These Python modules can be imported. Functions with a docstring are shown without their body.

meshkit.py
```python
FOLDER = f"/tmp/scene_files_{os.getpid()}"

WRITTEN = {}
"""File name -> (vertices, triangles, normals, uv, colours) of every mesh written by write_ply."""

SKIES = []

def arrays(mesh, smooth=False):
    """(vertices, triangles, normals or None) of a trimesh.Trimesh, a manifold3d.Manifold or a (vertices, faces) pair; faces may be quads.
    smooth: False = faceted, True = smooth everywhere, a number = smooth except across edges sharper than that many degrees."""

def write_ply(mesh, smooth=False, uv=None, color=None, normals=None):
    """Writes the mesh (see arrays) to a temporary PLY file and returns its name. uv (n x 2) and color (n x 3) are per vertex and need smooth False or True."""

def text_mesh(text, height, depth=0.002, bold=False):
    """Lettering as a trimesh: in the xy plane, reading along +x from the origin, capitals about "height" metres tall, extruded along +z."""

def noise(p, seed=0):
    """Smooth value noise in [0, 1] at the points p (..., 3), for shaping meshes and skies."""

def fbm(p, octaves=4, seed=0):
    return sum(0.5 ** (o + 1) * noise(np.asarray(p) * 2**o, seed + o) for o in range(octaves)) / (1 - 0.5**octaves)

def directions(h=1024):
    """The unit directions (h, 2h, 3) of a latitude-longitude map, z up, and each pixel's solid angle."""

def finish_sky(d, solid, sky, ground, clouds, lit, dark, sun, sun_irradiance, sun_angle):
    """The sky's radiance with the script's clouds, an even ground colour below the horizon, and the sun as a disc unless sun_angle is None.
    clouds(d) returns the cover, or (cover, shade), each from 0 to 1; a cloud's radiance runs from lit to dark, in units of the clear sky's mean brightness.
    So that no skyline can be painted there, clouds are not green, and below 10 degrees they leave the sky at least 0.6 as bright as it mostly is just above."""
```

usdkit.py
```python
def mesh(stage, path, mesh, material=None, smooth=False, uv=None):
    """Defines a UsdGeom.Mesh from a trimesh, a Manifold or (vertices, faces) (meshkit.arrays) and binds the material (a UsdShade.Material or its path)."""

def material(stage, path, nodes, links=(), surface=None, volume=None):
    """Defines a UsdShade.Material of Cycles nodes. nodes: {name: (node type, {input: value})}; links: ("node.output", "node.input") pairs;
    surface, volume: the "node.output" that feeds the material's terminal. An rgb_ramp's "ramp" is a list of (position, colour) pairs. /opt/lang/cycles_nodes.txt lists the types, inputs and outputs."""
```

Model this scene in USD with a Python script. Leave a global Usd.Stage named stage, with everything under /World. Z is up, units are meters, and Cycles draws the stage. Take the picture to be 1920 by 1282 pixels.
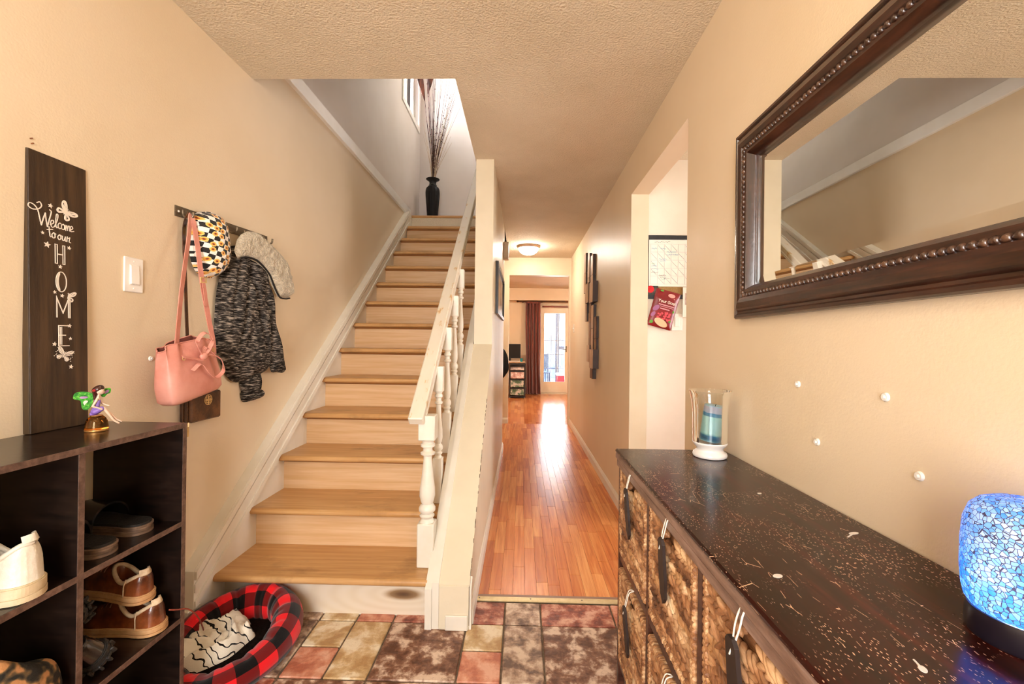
import math, random
import numpy as np, trimesh, usdkit, meshkit
import manifold3d as m3
from scipy.spatial import Delaunay
from shapely.geometry import Polygon, LineString, Point, MultiPolygon
from shapely.ops import unary_union
from shapely import affinity, contains_xy
from shapely.geometry.polygon import orient
from pxr import Usd, UsdGeom, UsdLux, UsdShade, Gf, Sdf

stage = Usd.Stage.CreateInMemory()
UsdGeom.SetStageUpAxis(stage, 'Z')
UsdGeom.Xform.Define(stage, '/World')
UsdGeom.Scope.Define(stage, '/World/Looks')
random.seed(7)
RNG = np.random.default_rng(7)


def C(h, k=1.0):
    h = h.lstrip('#')
    v = np.array([int(h[i:i + 2], 16) / 255 for i in (0, 2, 4)])
    return tuple(np.where(v <= 0.04045, v / 12.92, ((v + 0.055) / 1.055) ** 2.4) * k)


# ------------------------------------------------------------------ camera, sky, lights, exposure
FPX, CAMH = 805.0, 1.18
cam = UsdGeom.Camera.Define(stage, '/World/camera')
cam.CreateHorizontalApertureAttr(36.0)
cam.CreateFocalLengthAttr(36.0 * FPX / 1920)
cam.CreateClippingRangeAttr((0.03, 200.0))
cam.CreateExposureAttr(0.45)
_yaw, _pitch, _roll = math.atan(18 / FPX), 2 / FPX, 0.012
_fw = np.array([-math.sin(_yaw), math.cos(_yaw), 0]); _r0 = np.array([math.cos(_yaw), math.sin(_yaw), 0]); _u0 = np.array([0, 0, 1.0])
_F = _fw * math.cos(_pitch) + _u0 * math.sin(_pitch); _u1 = _u0 * math.cos(_pitch) - _fw * math.sin(_pitch)
_R = _r0 * math.cos(_roll) + _u1 * math.sin(_roll); _U = _u1 * math.cos(_roll) - _r0 * math.sin(_roll)
_m = Gf.Matrix4d(*_R, 0, *_U, 0, *(-_F), 0, 0, 0, CAMH, 1)
UsdGeom.Xformable(cam).AddTransformOp().Set(_m)

dome = UsdLux.DomeLight.Define(stage, '/World/sky')
dome.CreateIntensityAttr(1.0)
sky = usdkit.material(stage, '/World/Looks/sky', {
    's': ('sky_texture', {'sky_type': 'preetham', 'sun_direction': (0.45, 0.35, 0.8), 'turbidity': 3.0}),
    'b': ('background_shader', {'strength': 4.5})}, [('s.color', 'b.color')], surface='b.background')
UsdShade.MaterialBindingAPI.Apply(dome.GetPrim()).Bind(sky)
sun = UsdLux.DistantLight.Define(stage, '/World/sun')
sun.CreateIntensityAttr(14.0); sun.CreateAngleAttr(0.6); sun.CreateColorAttr(Gf.Vec3f(1, .95, .86))
UsdGeom.Xformable(sun).AddRotateXYZOp().Set((28, 24, 0))


def rect_light(name, loc, rot, w, h, inten, col):
    r = UsdLux.RectLight.Define(stage, '/World/' + name)
    r.CreateWidthAttr(w); r.CreateHeightAttr(h); r.CreateIntensityAttr(inten); r.CreateColorAttr(Gf.Vec3f(*col))
    x = UsdGeom.Xformable(r); x.AddTranslateOp().Set(loc); x.AddRotateXYZOp().Set(rot)
    return r


# daylight panels: stair window, patio door, plus an unseen front door and kitchen window
rect_light('daylight_front_door', (-0.35, -1.34, 1.35), (90, 0, 0), 0.9, 1.7, 13.0, (1.0, 0.96, 0.92))  # door is unseen behind the camera; panel lights the entrance
rect_light('daylight_stair_window', (-1.47, 4.93, 4.35), (0, -90, 0), 1.2, 0.7, 30.0, (0.93, 0.94, 1.0))
rect_light('daylight_patio_door', (0.76, 10.12, 1.15), (-90, 0, 0), 0.55, 1.6, 9.0, (1.0, 0.97, 0.95))
rect_light('daylight_kitchen_window', (3.0, 2.0, 1.5), (0, 90, 0), 1.3, 1.1, 7.5, (1.0, 0.96, 0.91))  # window is out of view; panel lights the left wall through the opening

# ------------------------------------------------------------------ helpers
_names = {}


def uname(path):
    n = _names.get(path, -1) + 1
    _names[path] = n
    return path if n == 0 else f'{path}_{n:03d}'


def pth(parent):
    return '/World' if parent is None else str(parent.GetPath())


def tag(o, label=None, cat=None, group=None, kind=None):
    p = o.GetPrim() if hasattr(o, 'GetPrim') else o
    for k, v in (('label', label), ('category', cat), ('group', group), ('kind', kind)):
        if v:
            p.SetCustomDataByKey(k, v)
    return p


def obj(name, mesh, material, parent=None, smooth=35, uv=None, label=None, kind=None):
    if isinstance(mesh, list):
        mesh = trimesh.util.concatenate([as_tm(x) for x in mesh])
    m = usdkit.mesh(stage, uname(pth(parent) + '/' + name), mesh, material, smooth=(bool(smooth) if uv is not None else smooth), uv=uv)
    return tag(m, label=label, kind=kind)


def thing(name, label, cat, loc=(0, 0, 0), rotz=0.0, group=None, kind=None, rot=None):
    x = UsdGeom.Xform.Define(stage, uname('/World/' + name))
    x.AddTranslateOp().Set(tuple(float(a) for a in loc))
    if rot is not None:
        x.AddRotateXYZOp().Set(tuple(float(a) for a in rot))
    elif rotz:
        x.AddRotateZOp().Set(float(rotz))
    return tag(x, label, cat, group, kind)


def struct(name, mesh, material, smooth=False):
    return tag(obj(name, mesh, material, None, smooth), kind='structure')


def group_struct(name):
    x = UsdGeom.Xform.Define(stage, uname('/World/' + name))
    return tag(x, kind='structure')


def copy_of(root, loc, rotz=0.0, label=None, rot=None, group=None):
    was = root.GetCustomData()
    x = UsdGeom.Xform.Define(stage, uname(str(root.GetPath())))
    p = x.GetPrim()
    p.GetReferences().AddInternalReference(root.GetPath())
    p.SetInstanceable(True)
    x.ClearXformOpOrder()
    x.AddTranslateOp(opSuffix='c').Set(tuple(float(a) for a in loc))
    if rot is not None:
        x.AddRotateXYZOp(opSuffix='c').Set(tuple(float(a) for a in rot))
    elif rotz:
        x.AddRotateZOp(opSuffix='c').Set(float(rotz))
    return tag(p, label or was['label'], was['category'], group or was.get('group'))


def as_tm(x):
    if isinstance(x, trimesh.Trimesh):
        return x
    v, f, _ = meshkit.arrays(x)
    return trimesh.Trimesh(v, f, process=False)


def box(x0, x1, y0, y1, z0, z1):
    b = trimesh.creation.box((abs(x1 - x0), abs(y1 - y0), abs(z1 - z0)))
    b.apply_translation(((x0 + x1) / 2, (y0 + y1) / 2, (z0 + z1) / 2))
    return b


def cbox(x0, x1, y0, y1, z0, z1, c=0.003):
    x0, x1 = sorted((x0, x1)); y0, y1 = sorted((y0, y1)); z0, z1 = sorted((z0, z1))
    c = min(c, (x1 - x0) * .45, (y1 - y0) * .45, (z1 - z0) * .45)
    P = []
    for sx, X in ((1, x0), (-1, x1)):
        for sy, Y in ((1, y0), (-1, y1)):
            for sz, Z in ((1, z0), (-1, z1)):
                P += [(X, Y + sy * c, Z + sz * c), (X + sx * c, Y, Z + sz * c), (X + sx * c, Y + sy * c, Z)]
    return trimesh.convex.convex_hull(np.array(P))


def bar(p, q, w, h, up=(0, 0, 1), c=0.002):
    """chamfered bar of section w x h from p to q"""
    p, q, up = np.array(p, float), np.array(q, float), np.array(up, float)
    d = q - p; L = np.linalg.norm(d); d /= L
    s = np.cross(d, up); s /= np.linalg.norm(s); u = np.cross(s, d)
    b = cbox(0, L, -w / 2, w / 2, -h / 2, h / 2, c)
    T = np.eye(4); T[:3, 0], T[:3, 1], T[:3, 2], T[:3, 3] = d, s, u, p
    b.apply_transform(T)
    return b


def prism(pts, axis, a, b):
    """polygon (list or shapely) given in the two other axes (cyclic order kept: x->(y,z), y->(x,z), z->(x,y)), extruded a..b"""
    poly = pts if isinstance(pts, (Polygon, MultiPolygon)) else Polygon(pts)
    ms = []
    for g in getattr(poly, 'geoms', [poly]):
        ms.append(trimesh.creation.extrude_polygon(g, abs(b - a), engine='earcut'))
    m = trimesh.util.concatenate(ms)
    v = m.vertices.copy(); lo = min(a, b)
    if axis == 'x':
        m.vertices = np.c_[v[:, 2] + lo, v[:, 0], v[:, 1]]
    elif axis == 'y':
        m.vertices = np.c_[v[:, 0], v[:, 2] + lo, v[:, 1]]
        m.invert()
    else:
        m.vertices = np.c_[v[:, 0], v[:, 1], v[:, 2] + lo]
    return m


def lathe(prof, n=28, closed=False, center=(0, 0, 0)):
    """profile of (r, z), revolved about z"""
    prof = np.array(prof, float); k = len(prof)
    a = np.arange(n) * 2 * np.pi / n
    v = np.stack([prof[:, 0][:, None] * np.cos(a), prof[:, 0][:, None] * np.sin(a), np.repeat(prof[:, 1][:, None], n, 1)], -1).reshape(-1, 3)
    f = []
    for i in range(k if closed else k - 1):
        i2 = (i + 1) % k
        for j in range(n):
            j2 = (j + 1) % n
            f += [(i * n + j, i * n + j2, i2 * n + j2), (i * n + j, i2 * n + j2, i2 * n + j)]
    m = trimesh.Trimesh(v, f, process=False)
    m.merge_vertices(); m.update_faces(m.nondegenerate_faces())
    m.apply_translation(center)
    return m


def tube(pts, rad, sides=8, cap=True):
    p = np.asarray(pts, float); n = len(p)
    rad = np.broadcast_to(np.asarray(rad, float), (n,))
    t = np.gradient(p, axis=0); t /= np.linalg.norm(t, axis=1, keepdims=True) + 1e-12
    a = np.cross(t[0], [0, 0, 1.0] if abs(t[0][2]) < .9 else [1.0, 0, 0]); a /= np.linalg.norm(a)
    A = []
    for i in range(n):
        a = a - t[i] * (a @ t[i]); a /= np.linalg.norm(a) + 1e-12; A.append(a.copy())
    A = np.array(A); B = np.cross(t, A)
    ang = np.arange(sides) * 2 * np.pi / sides
    v = (p[:, None] + rad[:, None, None] * (np.cos(ang)[None, :, None] * A[:, None] + np.sin(ang)[None, :, None] * B[:, None])).reshape(-1, 3)
    f = []
    for i in range(n - 1):
        for j in range(sides):
            j2 = (j + 1) % sides
            f += [(i * sides + j, i * sides + j2, (i + 1) * sides + j2), (i * sides + j, (i + 1) * sides + j2, (i + 1) * sides + j)]
    if cap:
        c0, c1 = len(v), len(v) + 1
        v = np.vstack([v, p[0], p[-1]])
        for j in range(sides):
            j2 = (j + 1) % sides
            f += [(c0, j2, j), (c1, (n - 1) * sides + j, (n - 1) * sides + j2)]
    return trimesh.Trimesh(v, f, process=False)


def strap(pts, normals, w, t):
    """flat strap: width w across, thickness t along normals"""
    p = np.asarray(pts, float); n = len(p)
    N = np.broadcast_to(np.asarray(normals, float), p.shape)
    d = np.gradient(p, axis=0); d /= np.linalg.norm(d, axis=1, keepdims=True) + 1e-12
    s = np.cross(d, N); s /= np.linalg.norm(s, axis=1, keepdims=True) + 1e-12
    N = np.cross(s, d)
    cs = [p + s * (w / 2 * a) + N * (t / 2 * b) for a, b in ((-1, -1), (1, -1), (1, 1), (-1, 1))]
    v = np.stack(cs, 1).reshape(-1, 3); f = []
    for i in range(n - 1):
        for j in range(4):
            j2 = (j + 1) % 4
            f += [(i * 4 + j, i * 4 + j2, (i + 1) * 4 + j2), (i * 4 + j, (i + 1) * 4 + j2, (i + 1) * 4 + j)]
    e = (n - 1) * 4
    f += [(0, 2, 1), (0, 3, 2), (e, e + 1, e + 2), (e, e + 2, e + 3)]
    return trimesh.Trimesh(v, f, process=False)


def spline(pts, n=40, closed=False):
    """Catmull-Rom through the points"""
    p = np.asarray(pts, float)
    if closed:
        p = np.vstack([p[-1], p, p[0], p[1]])
    else:
        p = np.vstack([2 * p[0] - p[1], p, 2 * p[-1] - p[-2]])
    k = len(p) - 3; out = []
    for u in np.linspace(0, k, n, endpoint=not closed):
        i = min(int(u), k - 1); t = u - i
        a, b, c, d = p[i:i + 4]
        out.append(.5 * (2 * b + (c - a) * t + (2 * a - 5 * b + 4 * c - d) * t * t + (3 * b - a - 3 * c + d) * t ** 3))
    return np.array(out)


def pillow(poly, spacing, depth_fn, back_fn=None, seed=1):
    """soft sheet filling a 2-D outline: front height depth_fn(xy, distance to edge), back back_fn (default 0). Returns mesh with (x, y) in plane and z outwards, and the uv."""
    rng = np.random.default_rng(seed)
    L = poly.exterior.length; nb = max(12, int(L / spacing))
    bd = np.array([poly.exterior.interpolate(i / nb, normalized=True).coords[0] for i in range(nb)])
    x0, y0, x1, y1 = poly.bounds
    gx, gy = np.meshgrid(np.arange(x0, x1, spacing), np.arange(y0, y1, spacing * .87))
    gx = gx + (np.arange(gx.shape[0]) % 2)[:, None] * spacing / 2
    g = np.c_[gx.ravel(), gy.ravel()] + rng.normal(0, spacing * .06, (gx.size, 2))
    inner = poly.buffer(-spacing * .55)
    g = g[contains_xy(inner, g[:, 0], g[:, 1])]
    P = np.vstack([bd, g]); tri = Delaunay(P).simplices
    cen = P[tri].mean(1); tri = tri[contains_xy(poly, cen[:, 0], cen[:, 1])]
    a = P[tri]; ar = (a[:, 1, 0] - a[:, 0, 0]) * (a[:, 2, 1] - a[:, 0, 1]) - (a[:, 1, 1] - a[:, 0, 1]) * (a[:, 2, 0] - a[:, 0, 0])
    tri[ar < 0] = tri[ar < 0][:, ::-1]
    ext = poly.exterior
    d = np.array([ext.distance(Point(q)) for q in P]); d[:nb] = 0
    zf = depth_fn(P, d); zb = back_fn(P, d) if back_fn else np.zeros(len(P))
    zf = np.where(d == 0, np.maximum(zf, zb), np.maximum(zf, zb + .0015)); 
    zm = zf.copy(); zm[:nb] = zb[:nb]
    n = len(P)
    V = np.vstack([np.c_[P, zf], np.c_[P, zb]])
    F = [tri, tri[:, ::-1] + n]
    i = np.arange(nb); j = (i + 1) % nb
    sgn = Polygon(bd).exterior.is_ccw
    q = np.vstack([np.c_[i + n, j + n, j], np.c_[i + n, j, i]])
    F.append(q if sgn else q[:, ::-1])
    return trimesh.Trimesh(V, np.vstack(F), process=False), V[:, :2]


def to_wall_left(m, x0):
    """pillow coordinates (y, z, out) -> a thing hanging on the left wall (out = +x)"""
    v = m.vertices.copy()
    m.vertices = np.c_[x0 + v[:, 2], v[:, 0], v[:, 1]]
    return m


def skin(chains, edge=0.004, smooth_it=8):
    """bones: list of (p, r, q, s) -> one smooth surface"""
    parts = []
    for p, r, q, s in chains:
        a = m3.Manifold.sphere(r, 14).translate(list(map(float, p))); b = m3.Manifold.sphere(s, 14).translate(list(map(float, q)))
        parts.append(m3.Manifold.batch_hull([a, b]))
    u = m3.Manifold.batch_boolean(parts, m3.OpType.Add).refine_to_length(edge)
    t = as_tm(u); t.merge_vertices()
    trimesh.smoothing.filter_taubin(t, iterations=smooth_it)
    return t


def move(m, loc=(0, 0, 0), rot=(0, 0, 0), scale=None):
    m = m.copy()
    if scale is not None:
        m.apply_scale(scale)
    R = trimesh.transformations.euler_matrix(*np.radians(rot)); m.apply_transform(R); m.apply_translation(loc)
    return m


def mat(name, c1, c2=None, c3=None, scale=4.0, stretch=(1, 1, 1), detail=5, rough=0.5, metal=0.0, spec=0.5, bump=0.0, bscale=60.0, bstretch=None, bdist=0.01,
        lo=0.35, hi=0.65, sheen=0.0, coat=0.0, rand=0.0, distortion=0.0, extra=None, rvar=0.0):
    """principled material whose colour runs c1..c2(..c3) over stretched noise, with noise bump; rand mixes in per-object variation"""
    n = {'tc': ('texture_coordinate', {}), 'p': ('principled_bsdf', {'roughness': rough, 'metallic': metal, 'specular_ior_level': spec, 'sheen_weight': sheen, 'coat_weight': coat, 'coat_roughness': .12})}
    l = []
    if c2 is None:
        n['p'][1]['base_color'] = C(c1)
    else:
        n['mp'] = ('mapping', {'scale': stretch}); n['n'] = ('noise_texture', {'scale': scale, 'detail': detail, 'roughness': .62, 'distortion': distortion})
        st = [(lo, C(c1)), (hi, C(c2))] if c3 is None else [(lo, C(c1)), ((lo + hi) / 2, C(c2)), (hi, C(c3))]
        n['r'] = ('rgb_ramp', {'ramp': st})
        l += [('tc.object', 'mp.vector'), ('mp.vector', 'n.vector'), ('n.fac', 'r.fac')]
        out = 'r.color'
        if rand:
            n['oi'] = ('object_info', {}); n['rm'] = ('map_range', {'from_min': 0., 'from_max': 1., 'to_min': 1 - rand, 'to_max': 1 + rand})
            n['hv'] = ('hsv', {})
            l += [('oi.random', 'rm.value'), ('rm.result', 'hv.value'), ('r.color', 'hv.color')]; out = 'hv.color'
        l.append((out, 'p.base_color'))
    if bump:
        n['bm'] = ('mapping', {'scale': bstretch or (1, 1, 1)})
        n['bn'] = ('noise_texture', {'scale': bscale, 'detail': 3.0}); n['b'] = ('bump', {'strength': bump, 'distance': bdist})
        l += [('tc.object', 'bm.vector'), ('bm.vector', 'bn.vector'), ('bn.fac', 'b.height'), ('b.normal', 'p.normal')]
    return usdkit.material(stage, '/World/Looks/' + name, n, l, surface='p.BSDF')


# ------------------------------------------------------------------ materials of the setting
M_wall = mat('wall_paint', '#dec9a8', '#e4d1b4', scale=1.4, lo=.3, hi=.7, rough=.42, spec=.35, bump=.12, bscale=170, bdist=.004)
M_cream = mat('cream_paint', '#ddd0b4', '#e4d8bd', scale=3, rough=.45, spec=.4, bump=.08, bscale=150, bdist=.004)
M_upper = mat('upper_wall_paint', '#ddd2c8', '#e3dad2', scale=1.5, rough=.5, spec=.3, bump=.1, bscale=170, bdist=.004)  # whitened: cool window light put into the paint colour
M_kit = mat('kitchen_paint', '#e3dacb', '#eae2d4', scale=3, rough=.45, spec=.4, bump=.08, bscale=150, bdist=.004)
M_trim = mat('trim_paint', '#e0d8c6', '#e8e0d0', scale=5, rough=.32, spec=.5, bump=.05, bscale=60, bdist=.004)
M_white = mat('white_gloss', '#f2eee6', '#f7f4ee', scale=6, rough=.3)
M_ceil = mat('stipple_ceiling', '#d6c7ac', '#dfd1b8', scale=2, rough=.85, spec=.15, bump=.6, bscale=110, bdist=.012)
M_dark = mat('dark_void', '#1a1512', rough=.8)
M_grout = mat('grout', '#5a4a3a', '#7a6650', scale=40, rough=.9, bump=.4, bscale=200)


def slate(name, a, b, c, sc=9):
    return mat('slate_' + name, a, b, c, scale=sc * 1.5, detail=12, lo=.40, hi=.60, rough=.42, spec=.45, bump=.4, bscale=45, bdist=.01, distortion=.15, rand=.06)


SL = {'brown': slate('brown', '#5e3a28', '#8a6049', '#e0c6ae', 10), 'tan': slate('tan', '#b08a5a', '#ccae80', '#e6d6b8', 7),
      'pink': slate('pink', '#b4694f', '#cf8a6c', '#e0ab90', 8), 'red': slate('red', '#6e3527', '#a05a45', '#cf9d84', 10),
      'grey': slate('grey', '#6b5244', '#a98a72', '#d6bfa6', 10)}
OAK_T = usdkit.material(stage, '/World/Looks/oak_tread', {
    'tc': ('texture_coordinate', {}), 'mp': ('mapping', {'scale': (1.2, 26, 26)}), 'n': ('noise_texture', {'scale': 2.2, 'detail': 6., 'roughness': .62}),
    'r': ('rgb_ramp', {'ramp': [(.30, C('#bd8a52')), (.5, C('#c99a62')), (.70, C('#d6aa74'))]}),
    'm2': ('mapping', {'scale': (2.6, 5.5, 1)}), 'n2': ('noise_texture', {'scale': 1.3, 'detail': 5., 'roughness': .65}), 'f': ('map_range', {'from_min': .53, 'from_max': .72, 'to_min': 0., 'to_max': .55, 'clamp': True}),
    'mx': ('mix_color', {'b': C('#7d5a36')}), 'p': ('principled_bsdf', {'roughness': .36, 'specular_ior_level': .42})},
    [('tc.object', 'mp.vector'), ('mp.vector', 'n.vector'), ('n.fac', 'r.fac'), ('tc.object', 'm2.vector'), ('m2.vector', 'n2.vector'), ('n2.fac', 'f.value'), ('f.result', 'mx.fac'), ('r.color', 'mx.a'), ('mx.result', 'p.base_color')], surface='p.BSDF')
OAK_R = mat('oak_riser', '#d0a674', '#d8b184', '#dfbc92', scale=1.6, stretch=(1.2, 26, 30), detail=6, rough=.4, spec=.4, bump=.05, bscale=40, bstretch=(1, 22, 22), rand=.05)
PINE = None  # bottom riser with its knot, made below
LAM = [mat(f'laminate_{k}', a, b, c, scale=1.6, stretch=(30, 1.3, 1), detail=6, distortion=.6, lo=.32, hi=.7, rough=.27, spec=.42, bump=.02, bscale=30, bstretch=(20, 1, 1), rand=.05)
       for k, (a, b, c) in enumerate([('#b4602c', '#cf7c3f', '#df9858'), ('#a95526', '#c56f36', '#d68b4c'), ('#c07038', '#d98d50', '#e8a868'), ('#b05a2c', '#c9743c', '#d88e50'), ('#9e4f25', '#bb6632', '#cd8045')])]

# bottom riser: bleached board with one eye-shaped knot
PINE = usdkit.material(stage, '/World/Looks/pine_with_knot', {
    'tc': ('texture_coordinate', {}), 'sub': ('vector_math', {'math_type': 'subtract', 'vector2': (-0.50, 1.83, 0.088)}),
    'mp': ('mapping', {'scale': (8.0, 1, 26)}), 'len': ('vector_math', {'math_type': 'length'}),
    'nz': ('noise_texture', {'scale': 5., 'detail': 3.}), 'ad': ('math', {'math_type': 'multiply_add', 'value2': .35}),
    'w': ('math', {'math_type': 'multiply', 'value2': 9.}), 's': ('math', {'math_type': 'sine'}),
    'grain': ('rgb_ramp', {'ramp': [(0, C('#e0d0b6')), (.5, C('#e3d4bb')), (1, C('#e5d7c0'))]}),
    'mr': ('map_range', {'from_min': -1., 'from_max': 1., 'to_min': 0., 'to_max': 1.}),
    'kn': ('rgb_ramp', {'ramp': [(0, C('#3d2a1a')), (.35, C('#6b4d31')), (.75, C('#a07f58')), (1, C('#d0b692'))]}),
    'kf': ('map_range', {'from_min': .62, 'from_max': 1.0, 'to_min': 1., 'to_max': 0., 'clamp': True}),
    'mx': ('mix_color', {}), 'p': ('principled_bsdf', {'roughness': .5})},
    [('tc.object', 'sub.vector1'), ('sub.vector', 'mp.vector'), ('mp.vector', 'len.vector1'), ('tc.object', 'nz.vector'), ('nz.fac', 'ad.value1'), ('len.value', 'ad.value3'),
     ('ad.value', 'w.value1'), ('w.value', 's.value1'), ('s.value', 'mr.value'), ('mr.result', 'grain.fac'), ('ad.value', 'kn.fac'), ('ad.value', 'kf.value'),
     ('kf.result', 'mx.fac'), ('grain.color', 'mx.a'), ('kn.color', 'mx.b'), ('mx.result', 'p.base_color')], surface='p.BSDF')

# ------------------------------------------------------------------ the shell
WL, WR = -1.31, 0.715           # faces of the left and right walls
CZ, UZ = 2.435, 2.64            # ceiling, upper floor
SX0, SX1 = -1.28, -0.385        # stair width
Y0, RUN, RISE, NST = 1.774, 0.2412, 0.1885, 14

WIN = (4.60, 5.26, 3.82, 4.95)
wl = Polygon([(-1.5, 0), (6.3, 0), (6.3, CZ), (5.5, CZ), (5.5, 5.2), (-1.5, 5.2)]).difference(Polygon([(WIN[0], WIN[2]), (WIN[1], WIN[2]), (WIN[1], WIN[3]), (WIN[0], WIN[3])]))
struct('wall_left', prism(wl.intersection(Polygon([(-2, 0), (7, 0), (7, UZ), (-2, UZ)])), 'x', WL - .12, WL), M_wall)
struct('wall_left_upper', prism(wl.intersection(Polygon([(-2, UZ), (7, UZ), (7, 6), (-2, 6)])), 'x', WL - .12, WL), M_upper)
wr = Polygon([(-1.5, 0), (1.885, 0), (1.885, 2.172), (2.86, 2.172), (2.86, 0), (6.42, 0), (6.42, CZ), (-1.5, CZ)])
struct('wall_right', prism(wr, 'x', WR, WR + .115), M_wall)
# cream lining of the kitchen opening
lin = group_struct('trim_kitchen_opening')
obj('jamb', box(WR + .0005, WR + .1145, 2.852, 2.8605, 0, 2.172), M_cream, lin, False)
struct('wall_rear', prism(Polygon([(WL - .12, 0), (WR + .115, 0), (WR + .115, CZ), (WL - .12, CZ)]).difference(Polygon([(-.83, 0), (.13, 0), (.13, 2.25), (-.83, 2.25)])), 'y', -1.5, -1.38), M_wall)
cpoly = Polygon([(WL - .12, -1.5), (3.2, -1.5), (3.2, 6.42), (WL - .12, 6.42)]).difference(Polygon([(WL - .2, 2.035), (-.33, 2.035), (-.33, 4.93), (WL - .2, 4.93)]))
struct('ceiling', prism(cpoly, 'z', CZ, UZ - .002), M_ceil)
struct('wall_hall_left', box(-.325, -.203, 2.93, 4.78, 0, 5.2), M_cream)
struct('wall_upper_right', box(-.328, -.2, 1.93, 2.93, UZ, 5.2), M_upper)  # unseen wall, closes the stairwell to contain its light
struct('wall_upper_front', box(WL, -.328, 1.93, 2.03, UZ, 5.2), M_upper)  # unseen front side, stops light leaking into the stairwell
struct('wall_stair_back', box(WL - .1, -.2, 5.38, 5.5, CZ, 5.2), M_upper)
struct('wall_landing_right', box(-.325, -.2, 4.78, 5.38, CZ, 5.2), M_upper)  # unseen wall, shuts the landing gap so light stays in
struct('ceiling_upper', box(WL - .12, -.2, 1.9, 5.5, 5.2, 5.3), M_upper)
struct('floor_landing', cbox(SX0, -.33, 4.945, 5.38, UZ - .03, UZ, .004), OAK_T)
# stepped sill board of the stair wall at upper floor level
t2 = group_struct('trim_stair_wall')
obj('board', cbox(WL - .005, WL + .024, 2.036, 4.90, 2.605, 2.690, .003), M_white, t2)
# hall end, alcove and far room
he = Polygon([(WL - .12, 0), (-.19, 0), (-.19, 2.178), (.69, 2.178), (.69, 0), (.715, 0), (.715, CZ), (WL - .12, CZ)])
struct('wall_hall_end', prism(he, 'y', 6.3, 6.42), M_wall)
struct('wall_alcove', box(WL, -.325, 4.93, 4.97, 0, CZ), M_wall)
struct('wall_far', prism(Polygon([(-2.6, 0), (2.6, 0), (2.6, CZ), (-2.6, CZ)]).difference(Polygon([(.40, 0), (1.14, 0), (1.14, 2.06), (.40, 2.06)])), 'y', 10.05, 10.17), M_wall)
struct('wall_far_left', box(-2.7, -2.6, 6.42, 10.17, 0, CZ), M_wall)
struct('wall_far_right', box(2.6, 2.7, 6.42, 10.17, 0, CZ), M_wall)
struct('wall_far_near', [box(-2.7, WL - .12, 6.30, 6.42, 0, CZ), box(WR, 2.7, 6.30, 6.42, 0, CZ)], M_wall)
struct('ceiling_far', box(-2.7, 2.7, 6.42, 10.17, CZ, CZ + .1), M_ceil)
struct('beam_far', box(-2.6, 2.6, 9.80, 10.05, 2.165, CZ), M_wall)
# kitchen beyond the right opening
struct('wall_kitchen_back', box(WR + .1155, 3.2, 2.935, 3.05, 0, CZ), M_kit)
struct('wall_kitchen_side', prism(Polygon([(.3, 0), (2.935, 0), (2.935, CZ), (.3, CZ)]).difference(Polygon([(1.45, .85), (2.55, .85), (2.55, 2.15), (1.45, 2.15)])), 'x', 3.08, 3.2), M_kit)
struct('wall_kitchen_near', box(WR + .1155, 3.2, .3, .4, 0, CZ), M_kit)

# windows and doors
GLASS = usdkit.material(stage, '/World/Looks/pane_glass', {'t': ('transparent_bsdf', {'color': (.96, .97, .97)}), 'g': ('glossy_bsdf', {'roughness': .02}), 'f': ('fresnel', {'IOR': 1.45}), 'm': ('mix_closure', {})},
                        [('f.fac', 'm.fac'), ('t.BSDF', 'm.closure1'), ('g.BSDF', 'm.closure2')], surface='m.closure')


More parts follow.
